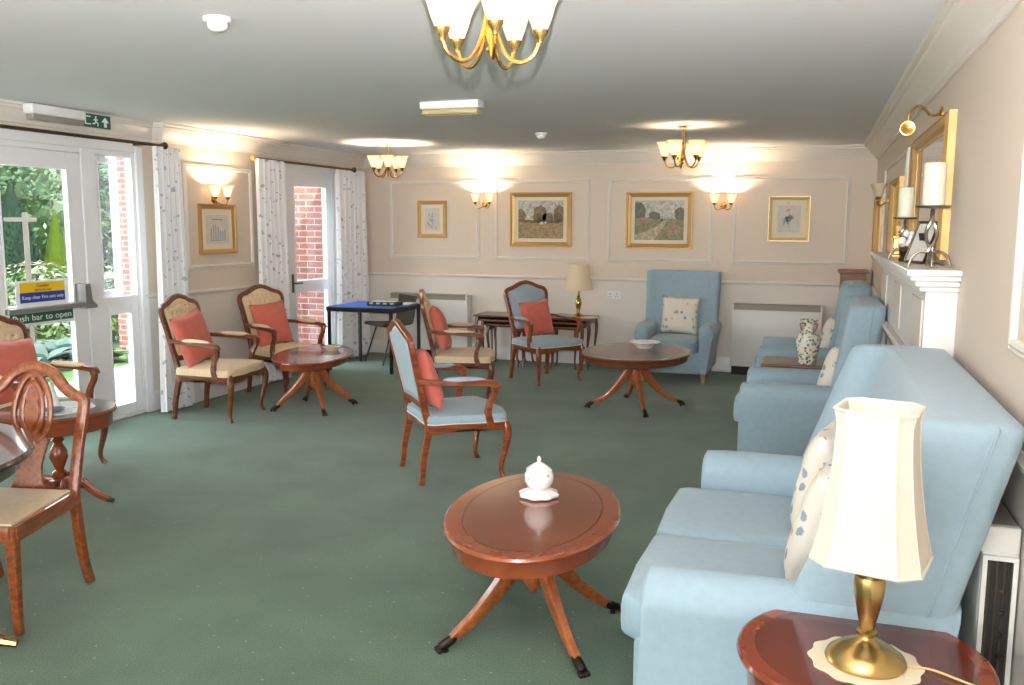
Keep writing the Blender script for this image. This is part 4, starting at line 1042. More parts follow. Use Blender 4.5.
# ------------------------------------------------------------------ upholstered seats
def uph(loc, rz, W, label, cat, name, ncush=1, h_top=1.10, wing=.26, arm_w=.15, arm_h=.60, dfront=.47, lean=.16, xb=-.30, legs=True, rolled=True, armdrop=.0, thick=.13, afront=.06, group=None):
    """local +X is the front. origin under the middle"""
    t = empty(name, label, cat, loc, rz, group)
    hw = W/2; ai = hw-arm_w
    # seat base
    MB().box(xb-.05, dfront-.05, -ai-.02, ai+.02, .10, .33, .02).build('seat_base', 'blue', t)
    # seat cushions
    for k in range(ncush):
        y0 = -ai+2*ai*k/ncush+.003; y1 = -ai+2*ai*(k+1)/ncush-.003
        out = [(xb+.08, y0), (dfront-.04, y0), (dfront, y0+.03), (dfront+.01, (y0+y1)/2), (dfront, y1-.03), (dfront-.04, y1), (xb+.08, y1)]
        o2 = []
        for i in range(len(out)):
            a, b = Vector(out[i]), Vector(out[(i+1) % len(out)])
            for q in range(4): p = a.lerp(b, q/4); o2.append((p.x, p.y))
        c_ = MB(); c_.pad(o2, [(.95, .31), (.99, .33), (1.0, .36), (1.0, .41), (.985, .435), (.95, .447)], .02, 7, p=3)
        co_ = c_.build('seat_cushion', 'blue', t, ang=70)
    # arms with rolled tops that lean out slightly
    for s_ in (1, -1):
        rings = []
        r = arm_w/2+.012
        zc = arm_h-r
        prof = [(-arm_w/2+.02, .10), (-arm_w/2, .14), (-arm_w/2-.004, zc-.06)]
        for q in range(9):
            a = PI+(-PI)*q/8; prof.append((r*math.cos(a), zc+r*math.sin(a)))
        prof += [(arm_w/2-.004, zc-.05), (arm_w/2-.004-armdrop*.5, .3), (arm_w/2-.01-armdrop, .10)]
        n_ = 9
        for i in range(n_):
            u = i/(n_-1); x = xb-.02+(dfront-afront-xb+.02)*u
            k = 1.0; inset = 0
            if i == 0: x += .0
            if i >= n_-2: inset = .006 if i == n_-2 else .03
            zz = 0
            sl = lambda zq: (-.045-lean*max(0, zq-.14)/(h_top-.14))*(1-u)**2
            rings.append([Vector((x+sl(z_), s_*(hw-arm_w/2+a_*(1-inset*3/arm_w*.3)), (z_-.35)*(1-inset*.6)+.35)) for a_, z_ in prof])
        # rounded front lip
        rings.append([Vector((dfront-afront+.015, s_*(hw-arm_w/2+a_*.82), (z_-.35)*.9+.34)) for a_, z_ in prof])
        MB().loft(rings).build('arm', 'blue', t, ang=50)
    # winged back: U-shaped plan lofted upward
    rings = []; N = 14
    UU = [.0, .1, .2, .3, .4, .5, .6, .7, .8, .88, .94, .972, .99, .998, 1.0]
    EE = {11: .003, 12: .012, 13: .026, 14: .045}
    for i in range(N+1):
        u = UU[i]; z = .14+(h_top-.14)*u
        xback = xb-.06-lean*max(0, (z-.14))/(h_top-.14)
        wd = wing*(1.05-.22*u) if z > .4 else wing*1.0
        hw2 = (hw-.012)*(1 if u > .3 else 1)-(.02*(1-u))
        tk = (thick+.07)*(1.1-.3*u)
        e = EE.get(i, 0)
        zt = z if i < N else h_top
        hw3 = hw2-e; xb2 = xback+e; xw = xback+wd-e; xm = xback+tk-e*.4
        wt = .075-e*.3
        pts = [(xb2, -hw3+.05), (xb2+.012, -hw3+.016), (xb2+.04, -hw3), (xw-.04, -hw3), (xw-.012, -hw3+.012), (xw, -hw3+.034), (xw-.004, -hw3+wt*.75), (xw-.03, -hw3+wt+.015), (xm+(xw-xm)*.35, -hw3+wt+.05), (xm+(xw-xm)*.1, -hw3+wt+.10), (xm, -hw3+wt+.16)]
        full = pts+[(xm-.006, 0)]+[(a_, -b) for a_, b in reversed(pts)]
        rings.append([Vector((a_, b, zt)) for a_, b in full])
    bk = MB().loft(rings).build('backrest', 'blue', t, ang=55)
    # piped seams down the wing sides
    for s_ in (1, -1):
        y = s_*(hw-.006)
        p = []
        for i in range(2, N+1):
            u = UU[i]; z = .14+(h_top-.14)*u-.01; xback = xb-.06-lean*(z-.14)/(h_top-.14)
            p.append((xback+.075, s_*((hw-.012)-.02*(1-u)+.001-(.04 if i == N else 0)), z if i < N else h_top-.004))
        MB().tube(p, .0035, 6).build('seam', 'blue', bk)
    if legs:
        for (lx, sx) in ((dfront-.12, 1), (xb-.02, -1)):
            for s_ in (1, -1):
                MB().tube([(lx, s_*(hw-.10), .11), (lx+.012*sx, s_*(hw-.095), 0)], [(.026, .026), (.017, .017)], 8, square=True, up=(0, 1, 0)).build('leg', 'beech', t)
    return t
GW = 'high-backed blue armchairs'
wc = uph((-1.33, 9.32, 0), -PI/2, .80, 'high-backed pale blue armchair against the back wall facing the room', 'armchair', 'wing_armchair', h_top=1.11, wing=.24, armdrop=.05, lean=.1, xb=-.27, dfront=.40)
uph((.02, 6.16, 0), PI, .80, 'high-backed pale blue armchair against the fireplace, nearer of the two', 'armchair', 'wing_armchair', h_top=1.12, wing=.26, lean=.10, xb=-.24, dfront=.49)
uph((.02, 8.0, 0), PI, .80, 'high-backed pale blue armchair on the right beyond the vase table', 'armchair', 'wing_armchair', h_top=1.12, wing=.26, lean=.12, xb=-.24, dfront=.49)
uph((.03, 3.25, 0), PI, 1.62, 'two-seater pale blue sofa on the right behind the table lamp', 'sofa', 'sofa', ncush=2, h_top=1.10, wing=.44, arm_w=.17, lean=.25, xb=-.19, dfront=.56, thick=.22, afront=.11)

def fl(loc, head, lean, roll, label, size=.42): return cushion('floral', size, loc, head, lean, roll, label, 'floral cushions', th=.15)
fl((-1.325, 9.36, .462), -PI/2, R(10), R(2), 'floral cushion on the high-backed chair facing the room', .40)
fl((.12, 6.12, .462), PI-R(25), R(18), R(3), 'floral cushion on the nearer fireside armchair')
fl((.12, 8.02, .462), PI-R(25), R(18), R(3), 'floral cushion on the furthest right-hand armchair')
fl((.03, 3.50, .465), PI-R(15), R(12), R(4), 'floral cushion at the far end of the sofa', .42)
fl((.02, 3.02, .465), PI-R(15), R(16), R(6), 'floral cushion behind the lampshade on the near sofa seat', .42)

# ------------------------------------------------------------------ small table and vase between armchairs
t = empty('side_table', 'small brown wooden table holding the vase between the blue armchairs', 'side table', (.0, 7.12, 0))
MB().box(-.36, .3, -.22, .22, .53, .56, .008).build('tabletop', 'nest', t)
MB().box(-.31, .25, -.18, .18, .46, .53, .004).build('apron', 'nest', t)
for a in (-.3, .24):
    for b in (-.17, .17): MB().tube([(a, b, .5), (a*1.02, b*1.02, 0)], [(.02, .02), (.014, .014)], 8, square=True, up=(1, 0, 0)).build('leg', 'nest', t)
t = empty('vase', 'painted oriental china vase on the table between the blue armchairs', 'vase', (-.03, 7.02, .56))
MB().lathe([(0, 0), (.062, 0), (.066, .012), (.062, .04), (.078, .10), (.09, .16), (.086, .205), (.06, .235), (.04, .25), (.036, .28), (.044, .31), (.066, .328), (.062, .334), (.038, .31), (.03, .28), (0, .27)], seg=32).build('body', 'vase', t)
for s_ in (-1, 1):
    MB().tube(smooth([(s_*.038, 0, .305), (s_*.06, 0, .30), (s_*.056, 0, .27), (s_*.045, 0, .25)], 4), .006, 6).build('handle', plain('rust_glaze', srgb(150, 90, 70), .3), t)

# ------------------------------------------------------------------ nest tables
def cab_leg(mb, x, y, zt, sx, sy, s_=1):
    mb.tube(smooth([(x, y, zt), (x+sx*.012, y+sy*.012, zt*.8), (x-sx*.002, y-sy*.002, zt*.45), (x-sx*.006, y-sy*.006, zt*.15), (x+sx*.012, y+sy*.012, 0)], 4), [.02*s_, .019*s_, .012*s_, .01*s_, .016*s_], 8)
def nest_table(loc, w_, d_, h__, label, rz=0, grp=None, wd='nest'):
    t = empty('nest_table', label, 'side table', loc, rz, grp)
    tp = MB(); out = [(-w_/2, -d_/2), (-w_/4, -d_/2-.008), (0, -d_/2), (w_/4, -d_/2-.008), (w_/2, -d_/2), (w_/2+.006, 0), (w_/2, d_/2), (0, d_/2), (-w_/2, d_/2), (-w_/2-.006, 0)]
    tp.loft([[Vector((x*k, y*k, z)) for x, y in out] for k, z in ((.97, h__-.022), (1, h__-.016), (1, h__-.006), (.985, h__))])
    tp.build('tabletop', wd, t)
    a_ = MB()
    for s_ in (-1, 1): a_.box(s_*(w_/2-.035)-.008, s_*(w_/2-.035)+.008, -d_/2+.03, d_/2-.03, h__-.07, h__-.02, .003)
    a_.box(-w_/2+.035, w_/2-.035, d_/2-.045, d_/2-.03, h__-.06, h__-.02, .003)
    a_.build('apron', wd, t)
    for sx in (-1, 1):
        for sy in (-1, 1):
            l_ = MB(); cab_leg(l_, sx*(w_/2-.035), sy*(d_/2-.035), h__-.022, sx, sy); l_.build('leg', wd, t)
    return t
for cx, who in ((-3.34, 'left of the blue armchair'), (-2.60, 'under the table lamp')):
    g = 'nested side tables at the back wall'
    nest_table((cx, 9.62, 0), .62, .42, .575, 'largest brown nest table %s' % who, grp=g)
    nest_table((cx, 9.59, 0), .48, .36, .525, 'middle brown nest table tucked in the nest %s' % who, grp=g)
    nest_table((cx, 9.56, 0), .345, .30, .475, 'smallest brown nest table innermost of the nest %s' % who, grp=g)

# ------------------------------------------------------------------ table lamps
t = empty('table_lamp', 'brass table lamp with cream shade on the nest tables at the back wall', 'table lamp', (-2.48, 9.62, .575))
MB().lathe([(0, 0), (.075, 0), (.078, .01), (.06, .022), (.03, .032), (.018, .045), (.022, .06), (.018, .07), (.03, .11), (.036, .15), (.03, .19), (.016, .215), (.022, .225), (.014, .24), (.01, .3), (0, .3)], seg=28).build('base', 'brass', t)
sd = MB(); o_ = []
for (r, z) in ((.165, .30), (.155, .33), (.125, .45), (.112, .575), (.108, .585)):
    o_.append([Vector((r*math.cos(2*PI*k/32), r*math.sin(2*PI*k/32), z)) for k in range(32)])
for (r, z) in ((.105, .585), (.122, .45), (.152, .33), (.161, .30)):
    o_.append([Vector((r*math.cos(2*PI*k/32), r*math.sin(2*PI*k/32), z)) for k in range(32)])
sd.loft(o_, False, True); sd.build('lamp_shade', 'shade_old', t)
tag(MB().lathe([(0, 0, 0), (.10, 0, .4), (.115, .001, 1), (.115, .003, 1), (0, .003, 0)], (0, 0, 0), 48, wav=(12, .04)).build('doily', 'lace', loc=(-2.33, 9.56, .575)), 'cream lace mat on the nest table right of the lamp base', 'doily')

# near lamp table
t = empty('lamp_table', 'round red mahogany table at the bottom right holding the brass lamp', 'side table', (.152, 2.245, 0))
tp = MB(); Rr = .30; hT = .55
def cr(r, z): return [Vector((r*math.cos(2*PI*i/64), r*math.sin(2*PI*i/64), z)) for i in range(64)]
tp.loft([cr(Rr-.02, hT-.03), cr(Rr-.004, hT-.024), cr(Rr, hT-.012), cr(Rr-.004, hT-.003), cr(Rr-.01, hT)], False, mi=1)
tp.loft([cr(Rr-.01, hT), cr(Rr-.045, hT)], False, mi=1); tp.add(cr(Rr-.045, hT), [tuple(range(64))], mi=0)
tp.loft([cr(Rr-.02, hT-.03), cr(.01, hT-.03)], False, mi=1)
tp.build('tabletop', ['redtop', 'redband'], t, weld=True, ang=18)
MB().loft([cr(Rr-.025, hT-.03), cr(Rr-.03, hT-.11), cr(Rr-.04, hT-.115), cr(.05, hT-.11)]).build('apron', 'redband', t)
MB().lathe([(0, .44), (.05, .44), (.035, .41), (.024, .38), (.04, .33), (.045, .28), (.028, .22), (.04, .18), (.045, .12), (.03, .10), (0, .1)], seg=24).build('pedestal', 'redband', t)
for k in range(3):
    a = R(90+120*k); c, s_ = math.cos(a), math.sin(a)
    MB().tube(smooth([(.02*c, .02*s_, .16), (.1*c, .1*s_, .15), (.18*c, .18*s_, .07), (.25*c, .25*s_, .015)], 4), [(.018, .026), (.016, .02), (.014, .015)], 8, square=True, up=(-s_, c, 0)).build('leg', 'redband', t)
tag(MB().lathe([(0, 0, 0), (.115, 0, .4), (.128, .001, 1), (.128, .003, 1), (0, .003, 0)], (0, 0, 0), 60, wav=(12, .035)).build('doily', 'lace', loc=(.156, 2.20, .55)), 'scalloped cream lace doily under the near brass lamp', 'doily')
t = empty('table_lamp', 'large brass table lamp with flared ivory shade at the bottom right', 'table lamp', (.156, 2.20, .553))
MB().lathe([(0, 0), (.09, 0), (.093, .008), (.088, .018), (.065, .036), (.04, .05), (.024, .058), (.018, .066), (.024, .072), (.024, .078), (.016, .084), (.017, .09), (.024, .12), (.034, .17), (.036, .20), (.033, .215), (.022, .222), (.014, .23), (.01, .26), (.01, .30), (0, .30)], seg=40).build('base', 'brass2', t)
sd = MB()
def shring(w_, d_, ch, z, rz=R(-14)):
    pts = [(-w_+ch, -d_), (w_-ch, -d_), (w_, -d_+ch), (w_, d_-ch), (w_-ch, d_), (-w_+ch, d_), (-w_, d_-ch), (-w_, -d_+ch)]
    c, s_ = math.cos(rz), math.sin(rz)
    return [Vector((x*c-y*s_, x*s_+y*c, z)) for x, y in pts]
prof = []
for i in range(12):
    u = i/11; w_ = .080+.040*(1-u)**2.0+(.007 if i == 11 else 0)
    prof.append((w_, .262+.36*u))
rg = [shring(w_, w_*1.0, w_*.34, z) for w_, z in prof]+[shring(w_-.004, w_*1.0-.004, w_*.34-.002, z) for w_, z in reversed(prof)]
shd = sd.loft(rg, False, True).build('lamp_shade', 'shade', t, ang=20)
for w_, z in (prof[0], prof[-1]):
    MB().tube(shring(w_+.001, w_*1.0+.001, w_*.34, z), .004, 6, closed=True).build('shade_binding', 'shade', shd)
for k in range(8):
    MB().tube([shring(w_+.0008, w_*1.0+.0008, w_*.34, z)[k] for w_, z in prof], .0018, 5).build('shade_rib', 'shade', shd)
c_ = MB(); c_.lathe([(.012, .25), (.014, .29), (.014, .34), (.0, .35)], seg=14); c_.build('lamp_holder', 'plastic', t)
MB().tube(smooth([(.085, -.01, .006), (.14, -.0, .004), (.2, -.03, .003), (.27, -.08, .003), (.30, -.12, -.0), (.325, -.16, -.10), (.33, -.17, -.4), (.32, -.1, -.545)], 6), .0028, 6).build('flex', 'cord', t)

# ------------------------------------------------------------------ card table, plastic chair and box
t = empty('card_table', 'square folding card table with a blue baize top by the corner curtain', 'card table', (-4.60, 8.84, 0), R(-1))
MB().box(-.40, .40, -.36, .36, .65, .70, .006).build('frame', 'black', t)
MB().box(-.375, .375, -.335, .335, .695, .704, .002).build('baize_top', 'baize', t)
for sx in (-1, 1):
    for sy in (-1, 1): MB().box(sx*.375-.016, sx*.375+.016, sy*.335-.016, sy*.335+.016, 0, .655, .003).build('leg', 'black', t)
t = empty('board_game', 'flat dark green game box lying on the blue card table', 'box', (-4.44, 8.78, .704), R(4))
MB().box(-.17, .17, -.10, .10, 0, .04, .003).build('tray', 'gamebox', t)
MB().box(-.172, .172, -.102, .102, .018, .046, .003).build('lid', 'gamebox', t)
l_ = MB()
for k in range(4): l_.box(-.14+.08*k, -.10+.08*k, -.1035, -.102, .022, .040)
l_.box(-.14, .14, -.07, .07, .046, .0465); l_.build('label_panel', 'paper', t, sm=False)
tag(MB().box(-.07, .07, -.1, .1, 0, .012, .003).build('booklet', 'sprig', loc=(-4.30, 9.03, .704)), 'pale blue booklet on the card table beside the game box', 'booklet')
t = empty('plastic_chair', 'dark brown plastic stacking chair tucked behind the card table', 'chair', (-4.62, 9.30, 0), R(236))
rings = []
prof = [(.22, .43), (.20, .445), (.10, .435), (-.08, .425), (-.16, .435), (-.195, .49), (-.215, .60), (-.235, .72), (-.245, .76)]
pr = smooth([(a, 0, b) for a, b in prof], 3)
vs = []; n = len(pr); nu = 10
for lay in (0, 1):
    for i, p in enumerate(pr):
        T = (pr[min(i+1, n-1)]-pr[max(i-1, 0)]).normalized(); nn = Vector((-T.z, 0, T.x))
        hw = .215 if p.z < .46 else .20
        for j in range(nu+1):
            v = -1+2*j/nu
            e = .02*v**4
            vs.append(p+Vector((0, v*hw, 0))-nn*(e if p.z < .46 else e)+nn*(-.006*lay))
fs = []
for lay in (0, 1):
    for i in range(n-1):
        for j in range(nu):
            a = lay*n*(nu+1)+i*(nu+1)+j; fs.append((a, a+1, a+nu+2, a+nu+1))
o = n*(nu+1)
for i in range(n-1):
    for j in (0, nu): a = i*(nu+1)+j; fs.append((a, a+nu+1, a+nu+1+o, a+o))
for j in range(nu):
    for i in (0, n-1): a = i*(nu+1)+j; fs.append((a, a+1, a+1+o, a+o))
MB().add(vs, fs).build('seat_shell', 'brownplastic', t, ang=60)
for sy in (-1, 1):
    MB().tube([(.1, sy*.17, .425), (.24, sy*.21, 0)], .010, 8).build('leg', 'black', t)
    MB().tube([(-.06, sy*.17, .42), (-.22, sy*.21, 0)], .010, 8).build('leg', 'black', t)
f_ = MB(); f_.tube([(.1, -.17, .42), (.1, .17, .42)], .009); f_.tube([(-.06, -.17, .415), (-.06, .17, .415)], .009)
for sy in (-1, 1): f_.tube([(.1, sy*.17, .42), (-.06, sy*.17, .417)], .009)
f_.build('under_frame', 'black', t)

# ------------------------------------------------------------------ drum table at left
t = empty('drum_table', 'round mahogany pedestal table with turned column between the cream and dining chairs', 'side table', (-4.02, 3.86, 0))
tp = MB(); Rr = .315; hT = .55
tp.loft([cr(Rr-.02, hT-.03), cr(Rr-.002, hT-.022), cr(Rr, hT-.01), cr(Rr-.008, hT)], False, mi=1)
tp.add(cr(Rr-.008, hT), [tuple(range(64))], mi=0); tp.loft([cr(Rr-.02, hT-.03), cr(.01, hT-.03)], False, mi=1)
tp.build('tabletop', ['dkwood', 'mahog_band'], t, weld=True, ang=18)
MB().loft([cr(Rr-.022, hT-.03), cr(Rr-.025, hT-.10), cr(Rr-.035, hT-.105), cr(.05, hT-.1)]).build('apron', 'mahog_band', t)
MB().lathe([(0, .45), (.06, .45), (.05, .43), (.022, .42), (.02, .39), (.035, .37), (.022, .355), (.045, .31), (.05, .27), (.03, .22), (.022, .2), (.04, .185), (.04, .17), (.028, .15), (.045, .12), (.045, .09), (0, .08)], seg=24).build('pedestal', 'mahog_band', t)
for a in (20, 110, 200, 290):
    c, s_ = math.cos(R(a)), math.sin(R(a))
    lg = MB().tube(smooth([(.03*c, .03*s_, .13), (.11*c, .11*s_, .135), (.20*c, .20*s_, .06), (.27*c, .27*s_, .022)], 4), [(.017, .026), (.016, .02), (.013, .015)], 8, square=True, up=(-s_, c, 0)).build('leg', 'mahog_band', t)
    MB().tube([(.26*c, .26*s_, .024), (.295*c, .295*s_, .014)], [.016, .013], 8).build('brass_foot', 'paw', lg)
t = empty('ceramic_bell', 'white cone-shaped ornament on the drum table at left', 'ornament', (-4.05, 3.86, .553))
MB().lathe([(0, 0), (.045, 0), (.048, .006), (.035, .05), (.022, .10), (.012, .14), (0, .15)], seg=24).build('body', 'china', t)
tag(MB().lathe([(0, 0, 0), (.18, 0, .6), (.2, .001, 1), (.2, .003, 1), (0, .003, 0)], seg=48, wav=(10, .03)).build('table_mat', 'sprig', loc=(-4.02, 3.86, .55)), 'blue and white floral mat on the drum table at left', 'mat')
t = empty('glass_dish', 'small dark green dish beside the white ornament on the drum table', 'dish', (-3.95, 3.78, .553))
MB().lathe([(0, 0), (.03, 0), (.05, .012), (.055, .02), (.05, .02), (.03, .008), (0, .006)], seg=20).build('body', 'cloth', t)

# ------------------------------------------------------------------ dining chair and table at the left edge
def dining_chair(loc, rz, label):
    """local +X front"""
    t = empty('dining_chair', label, 'dining chair', loc, rz); W = 'wood'
    out = []
    pts = [(.25, .255), (-.20, .21), (-.20, -.21), (.25, -.255)]
    for i in range(4):
        a, b = Vector(pts[i]), Vector(pts[(i+1) % 4])
        for q in range(6): p = a.lerp(b, q/6); out.append((p.x, p.y))
    MB().pad(out, [(.97, .42), (.985, .43), (.98, .445)], .018, 6, p=3).build('seat', 'cream', t, ang=60)
    f = MB()
    for (a, b) in (((.255, .25), (.255, -.25)), ((-.21, .21), (-.21, -.21)), ((.25, .262), (-.21, .215)), ((.25, -.262), (-.21, -.215))):
        f.tube([(a[0], a[1], .405), (b[0], b[1], .405)], [(.032, .011), (.032, .011)], 8, square=True, up=(0, 0, 1))
    f.build('seat_rail', W, t)
    for s_ in (1, -1):
        MB().tube([(.24, s_*.245, .435), (.245, s_*.248, .0)], [(.022, .022), (.014, .014)], 8, square=True, up=(0, 1, 0)).build('leg', W, t)
        MB().tube(smooth([(-.21, s_*.212, .44), (-.22, s_*.214, .3), (-.245, s_*.217, .12), (-.28, s_*.22, 0)], 4), [(.019, .02), (.018, .02), (.016, .017)], 8, square=True, up=(0, 1, 0)).build('leg', W, t)
    tilt = Matrix.Translation((-.21, 0, .42)) @ Matrix.Rotation(R(-10), 4, 'Y')
    def bp(u, v, d=0): return tilt @ Vector((d, u, v))
    b_ = MB()
    hp = [(.212, 0), (.222, .2), (.238, .36), (.235, .415), (.19, .435), (.14, .47), (.09, .525), (0, .555)]
    full = [(u, v) for u, v in hp]+[(-u, v) for u, v in reversed(hp) if u > 0]
    b_.tube([bp(p.x, p.y) for p in smooth([(u, v, 0) for u, v in full], 5)], [(.014, .022)]*3, 8, square=True, up=tilt.to_3x3() @ Vector((1, 0, 0)))
    b_.build('back_hoop', W, t)
    sp = MB()
    for k in (1, .55):
        lp = [bp(.085*k*math.cos(a)*(1-.15*math.sin(a)), .37+.15*math.sin(a)*(k**.5)) for a in [2*PI*i/28 for i in range(28)]]
        sp.tube(lp, [(.008, .011)], 8, closed=True, square=True, up=tilt.to_3x3() @ Vector((1, 0, 0)))
    sp.loft([[bp(x, v, d) for (x, d) in ((-w2, -.006), (w2, -.006), (w2, .006), (-w2, .006))] for v, w2 in ((.0, .085), (.02, .08), (.06, .062), (.12, .055), (.18, .07), (.23, .085), (.255, .06))])
    sp.loft([[bp(x, v, d) for (x, d) in ((-w2, -.006), (w2, -.006), (w2, .006), (-w2, .006))] for v, w2 in ((.27, .012), (.31, .028), (.36, .036), (.40, .026), (.44, .034), (.47, .012), (.53, .01))])
    sp.build('splat', W, t)
    return t
DC = dining_chair((-3.165, 2.70, 0), R(-78), 'shield-back wooden dining chair with striped cream seat at the left edge')
t = empty('dining_table', 'round dark polished dining table cut off by the left edge', 'dining table', (-3.32, 2.14, 0))
tp = MB(); Rr = .68; hT = .75
tp.loft([cr(Rr-.03, hT-.035), cr(Rr-.004, hT-.026), cr(Rr, hT-.014), cr(Rr-.006, hT)]); tp.build('tabletop', 'dkwood', t)
MB().loft([cr(Rr-.05, hT-.035), cr(Rr-.055, hT-.085), cr(.06, hT-.085)]).build('apron', 'dkwood', t)
MB().lathe([(0, hT-.08), (.08, hT-.08), (.05, hT-.12), (.04, .5), (.065, .42), (.07, .34), (.04, .28), (.055, .24), (.055, .16), (0, .15)], seg=24).build('pedestal', 'mahog_band', t)
for a in (27, 117, 207, 297):
    c, s_ = math.cos(R(a)), math.sin(R(a))
    lg = MB().tube(smooth([(.03*c, .03*s_, .22), (.2*c, .2*s_, .2), (.4*c, .4*s_, .09), (.56*c, .56*s_, .035)], 4), [(.02, .03), (.018, .024), (.015, .018)], 8, square=True, up=(-s_, c, 0)).build('leg', 'mahog_band', t)
    MB().tube([(.54*c, .54*s_, .04), (.61*c, .61*s_, .022)], [.021, .015], 8).build('brass_castor', 'brass', lg)

# ------------------------------------------------------------------ garden outside
tag(MB().box(-40, XL-.15, -12, 40, -.5, -.14).build('garden_lawn', 'lawn', sm=False), 'green lawn and ground of the garden outside the doors', 'lawn'); bpy.data.objects['garden_lawn']['kind'] = 'structure'
tag(MB().prism([(XL-.1, -3), (XL-.1, 9.8), (-8.9, 9.8), (-7.6, 8.4), (-7.0, 6.0), (-6.9, -3)], -.138, -.06).build('patio', 'slab', sm=False), 'pale paved patio outside the garden doors', 'patio'); bpy.data.objects['patio']['kind'] = 'structure'
te = MB().box(-7, 6, -14, YF-.2, -.14, -.06).build('patio', plain('bounce_concrete', srgb(226, 222, 214), .9), sm=False); tag(te, 'unseen pale terrace added behind the viewpoint to bounce sunlight through the front windows', 'terrace'); te['kind'] = 'structure'  # unseen slab, added so sunlight bounces up onto the ceiling
b_ = MB(); b_.box(-8.92, XL-.15, 9.7, 9.95, -.14, 4.2)
b_ = b_.build('brick_wing', 'brick', sm=False); tag(b_, 'red brick wall of the building wing outside the doors', 'brick wall'); b_['kind'] = 'structure'

def leaves(mb, c, rad, n, size, rnd, shell=.55, elong=1.6, droop=0):
    for _ in range(n):
        while True:
            d = Vector((rnd.uniform(-1, 1), rnd.uniform(-1, 1), rnd.uniform(-1, 1)))
            if .05 < d.length <= 1: break
        k = d.length; d = d/k*(shell+(1-shell)*k)
        p = Vector(c)+Vector((d.x*rad[0], d.y*rad[1], d.z*rad[2]))
        n_ = (d+Vector((rnd.uniform(-.8, .8), rnd.uniform(-.8, .8), rnd.uniform(-.3, 1.1)))).normalized()
        a = n_.orthogonal().normalized(); a = (Matrix.Rotation(rnd.uniform(0, 2*PI), 3, n_) @ a); b = n_.cross(a)
        s_ = size*rnd.uniform(.6, 1.3)
        mb.add([p-a*s_*elong*.5, p+b*s_*.38, p+a*s_*elong*.5, p-b*s_*.38], [(0, 1, 2, 3)])
def core(mb, c, rad, rnd):
    st = len(mb.v); mb.sphere(c, 1, 14, 9, rad)
    for i in range(st, len(mb.v)):
        d = mb.v[i]-Vector(c); mb.v[i] = Vector(c)+d*(.9+.25*mnoise.noise(mb.v[i]*1.7))
def tree(loc, rads, lab, mat, n, size, seed, trunk_h, blobs=7, name='garden_tree', grp='trees in the garden', cat='tree', shell=.5):
    rnd = random.Random(seed); t = empty(name, lab, cat, loc, 0, grp)
    MB().tube(smooth([(0, 0, -.14-loc[2]), (.05, .03, trunk_h*.5), (0, 0, trunk_h+rads[2]*.5)], 4), [.14, .11, .05], 8).build('trunk', 'bark', t)
    m_ = MB()
    for k in range(blobs):
        c = (rnd.uniform(-.55, .55)*rads[0], rnd.uniform(-.55, .55)*rads[1], trunk_h+rads[2]+rnd.uniform(-.6, .6)*rads[2]) if blobs > 1 else (0, 0, trunk_h+rads[2])
        q = .62 if blobs > 1 else 1
        core(m_, c, (rads[0]*q*.78, rads[1]*q*.78, rads[2]*q*.78), rnd)
        leaves(m_, c, (rads[0]*q, rads[1]*q, rads[2]*q), n//blobs, size, rnd, shell)
    m_.build('foliage', mat, t, sm=False)
    return t
tree((-18.5, 17.6, 0), (2.6, 2.6, 3.0), 'mid green broadleaf tree seen through the left door pane', 'leaf1', 16000, .10, 1, .0)
tree((-16.2, 19.4, 0), (2.4, 2.4, 3.0), 'darker green tree seen between the door pane and the side window', 'leaf2', 15000, .10, 2, .0)
tree((-13.6, 21.5, 0), (2.4, 2.4, 3.0), 'light green tree furthest right in the narrow side window', 'leaf6', 13000, .10, 3, .0)
tree((-20.5, 14.5, 0), (2.4, 2.4, 3.0), 'green tree furthest left beyond the garden door', 'leaf1', 12000, .10, 4, .0)
def conifer(loc, r, h__, lab, mat, n, size, seed, name='conifer'):
    rnd = random.Random(seed); t = empty(name, lab, 'tree', loc, 0, 'conifers in the garden')
    MB().tube([(0, 0, 0), (0, 0, h__*.9)], [.06, .02], 8).build('trunk', 'bark', t)
    m_ = MB(); m_.lathe([(0, .02)]+[(r*.6*math.sin(min(1, (1-q/8)*1.25)*PI/2), .02+h__*.95*q/8) for q in range(9)], seg=12)
    for _ in range(n):
        u = rnd.random()**.8; z = u*h__; rr = r*math.sin(min(1, (1-u)*1.25)*PI/2)*(.75+.3*rnd.random()); a = rnd.uniform(0, 2*PI)
        p = Vector((rr*math.cos(a), rr*math.sin(a), z)); up = Vector((math.cos(a)*.35, math.sin(a)*.35, 1)).normalized()
        side = Vector((-math.sin(a), math.cos(a), rnd.uniform(-.4, .4))).normalized(); s_ = size*rnd.uniform(.7, 1.3)
        m_.add([p-up*s_*.6, p+side*s_*.3, p+up*s_*.8, p-side*s_*.3], [(0, 1, 2, 3)])
    m_.build('foliage', mat, t, sm=False)
    return t
conifer((-11.6, 11.36, -.14), .25, 1.88, 'slim lime green conifer standing in the garden bed', 'leaf3', 8000, .055, 5)
conifer((-13.2, 12.0, -.14), .48, 2.35, 'drooping blue-green conifer left of the lime one', 'leaf2', 9000, .07, 6)
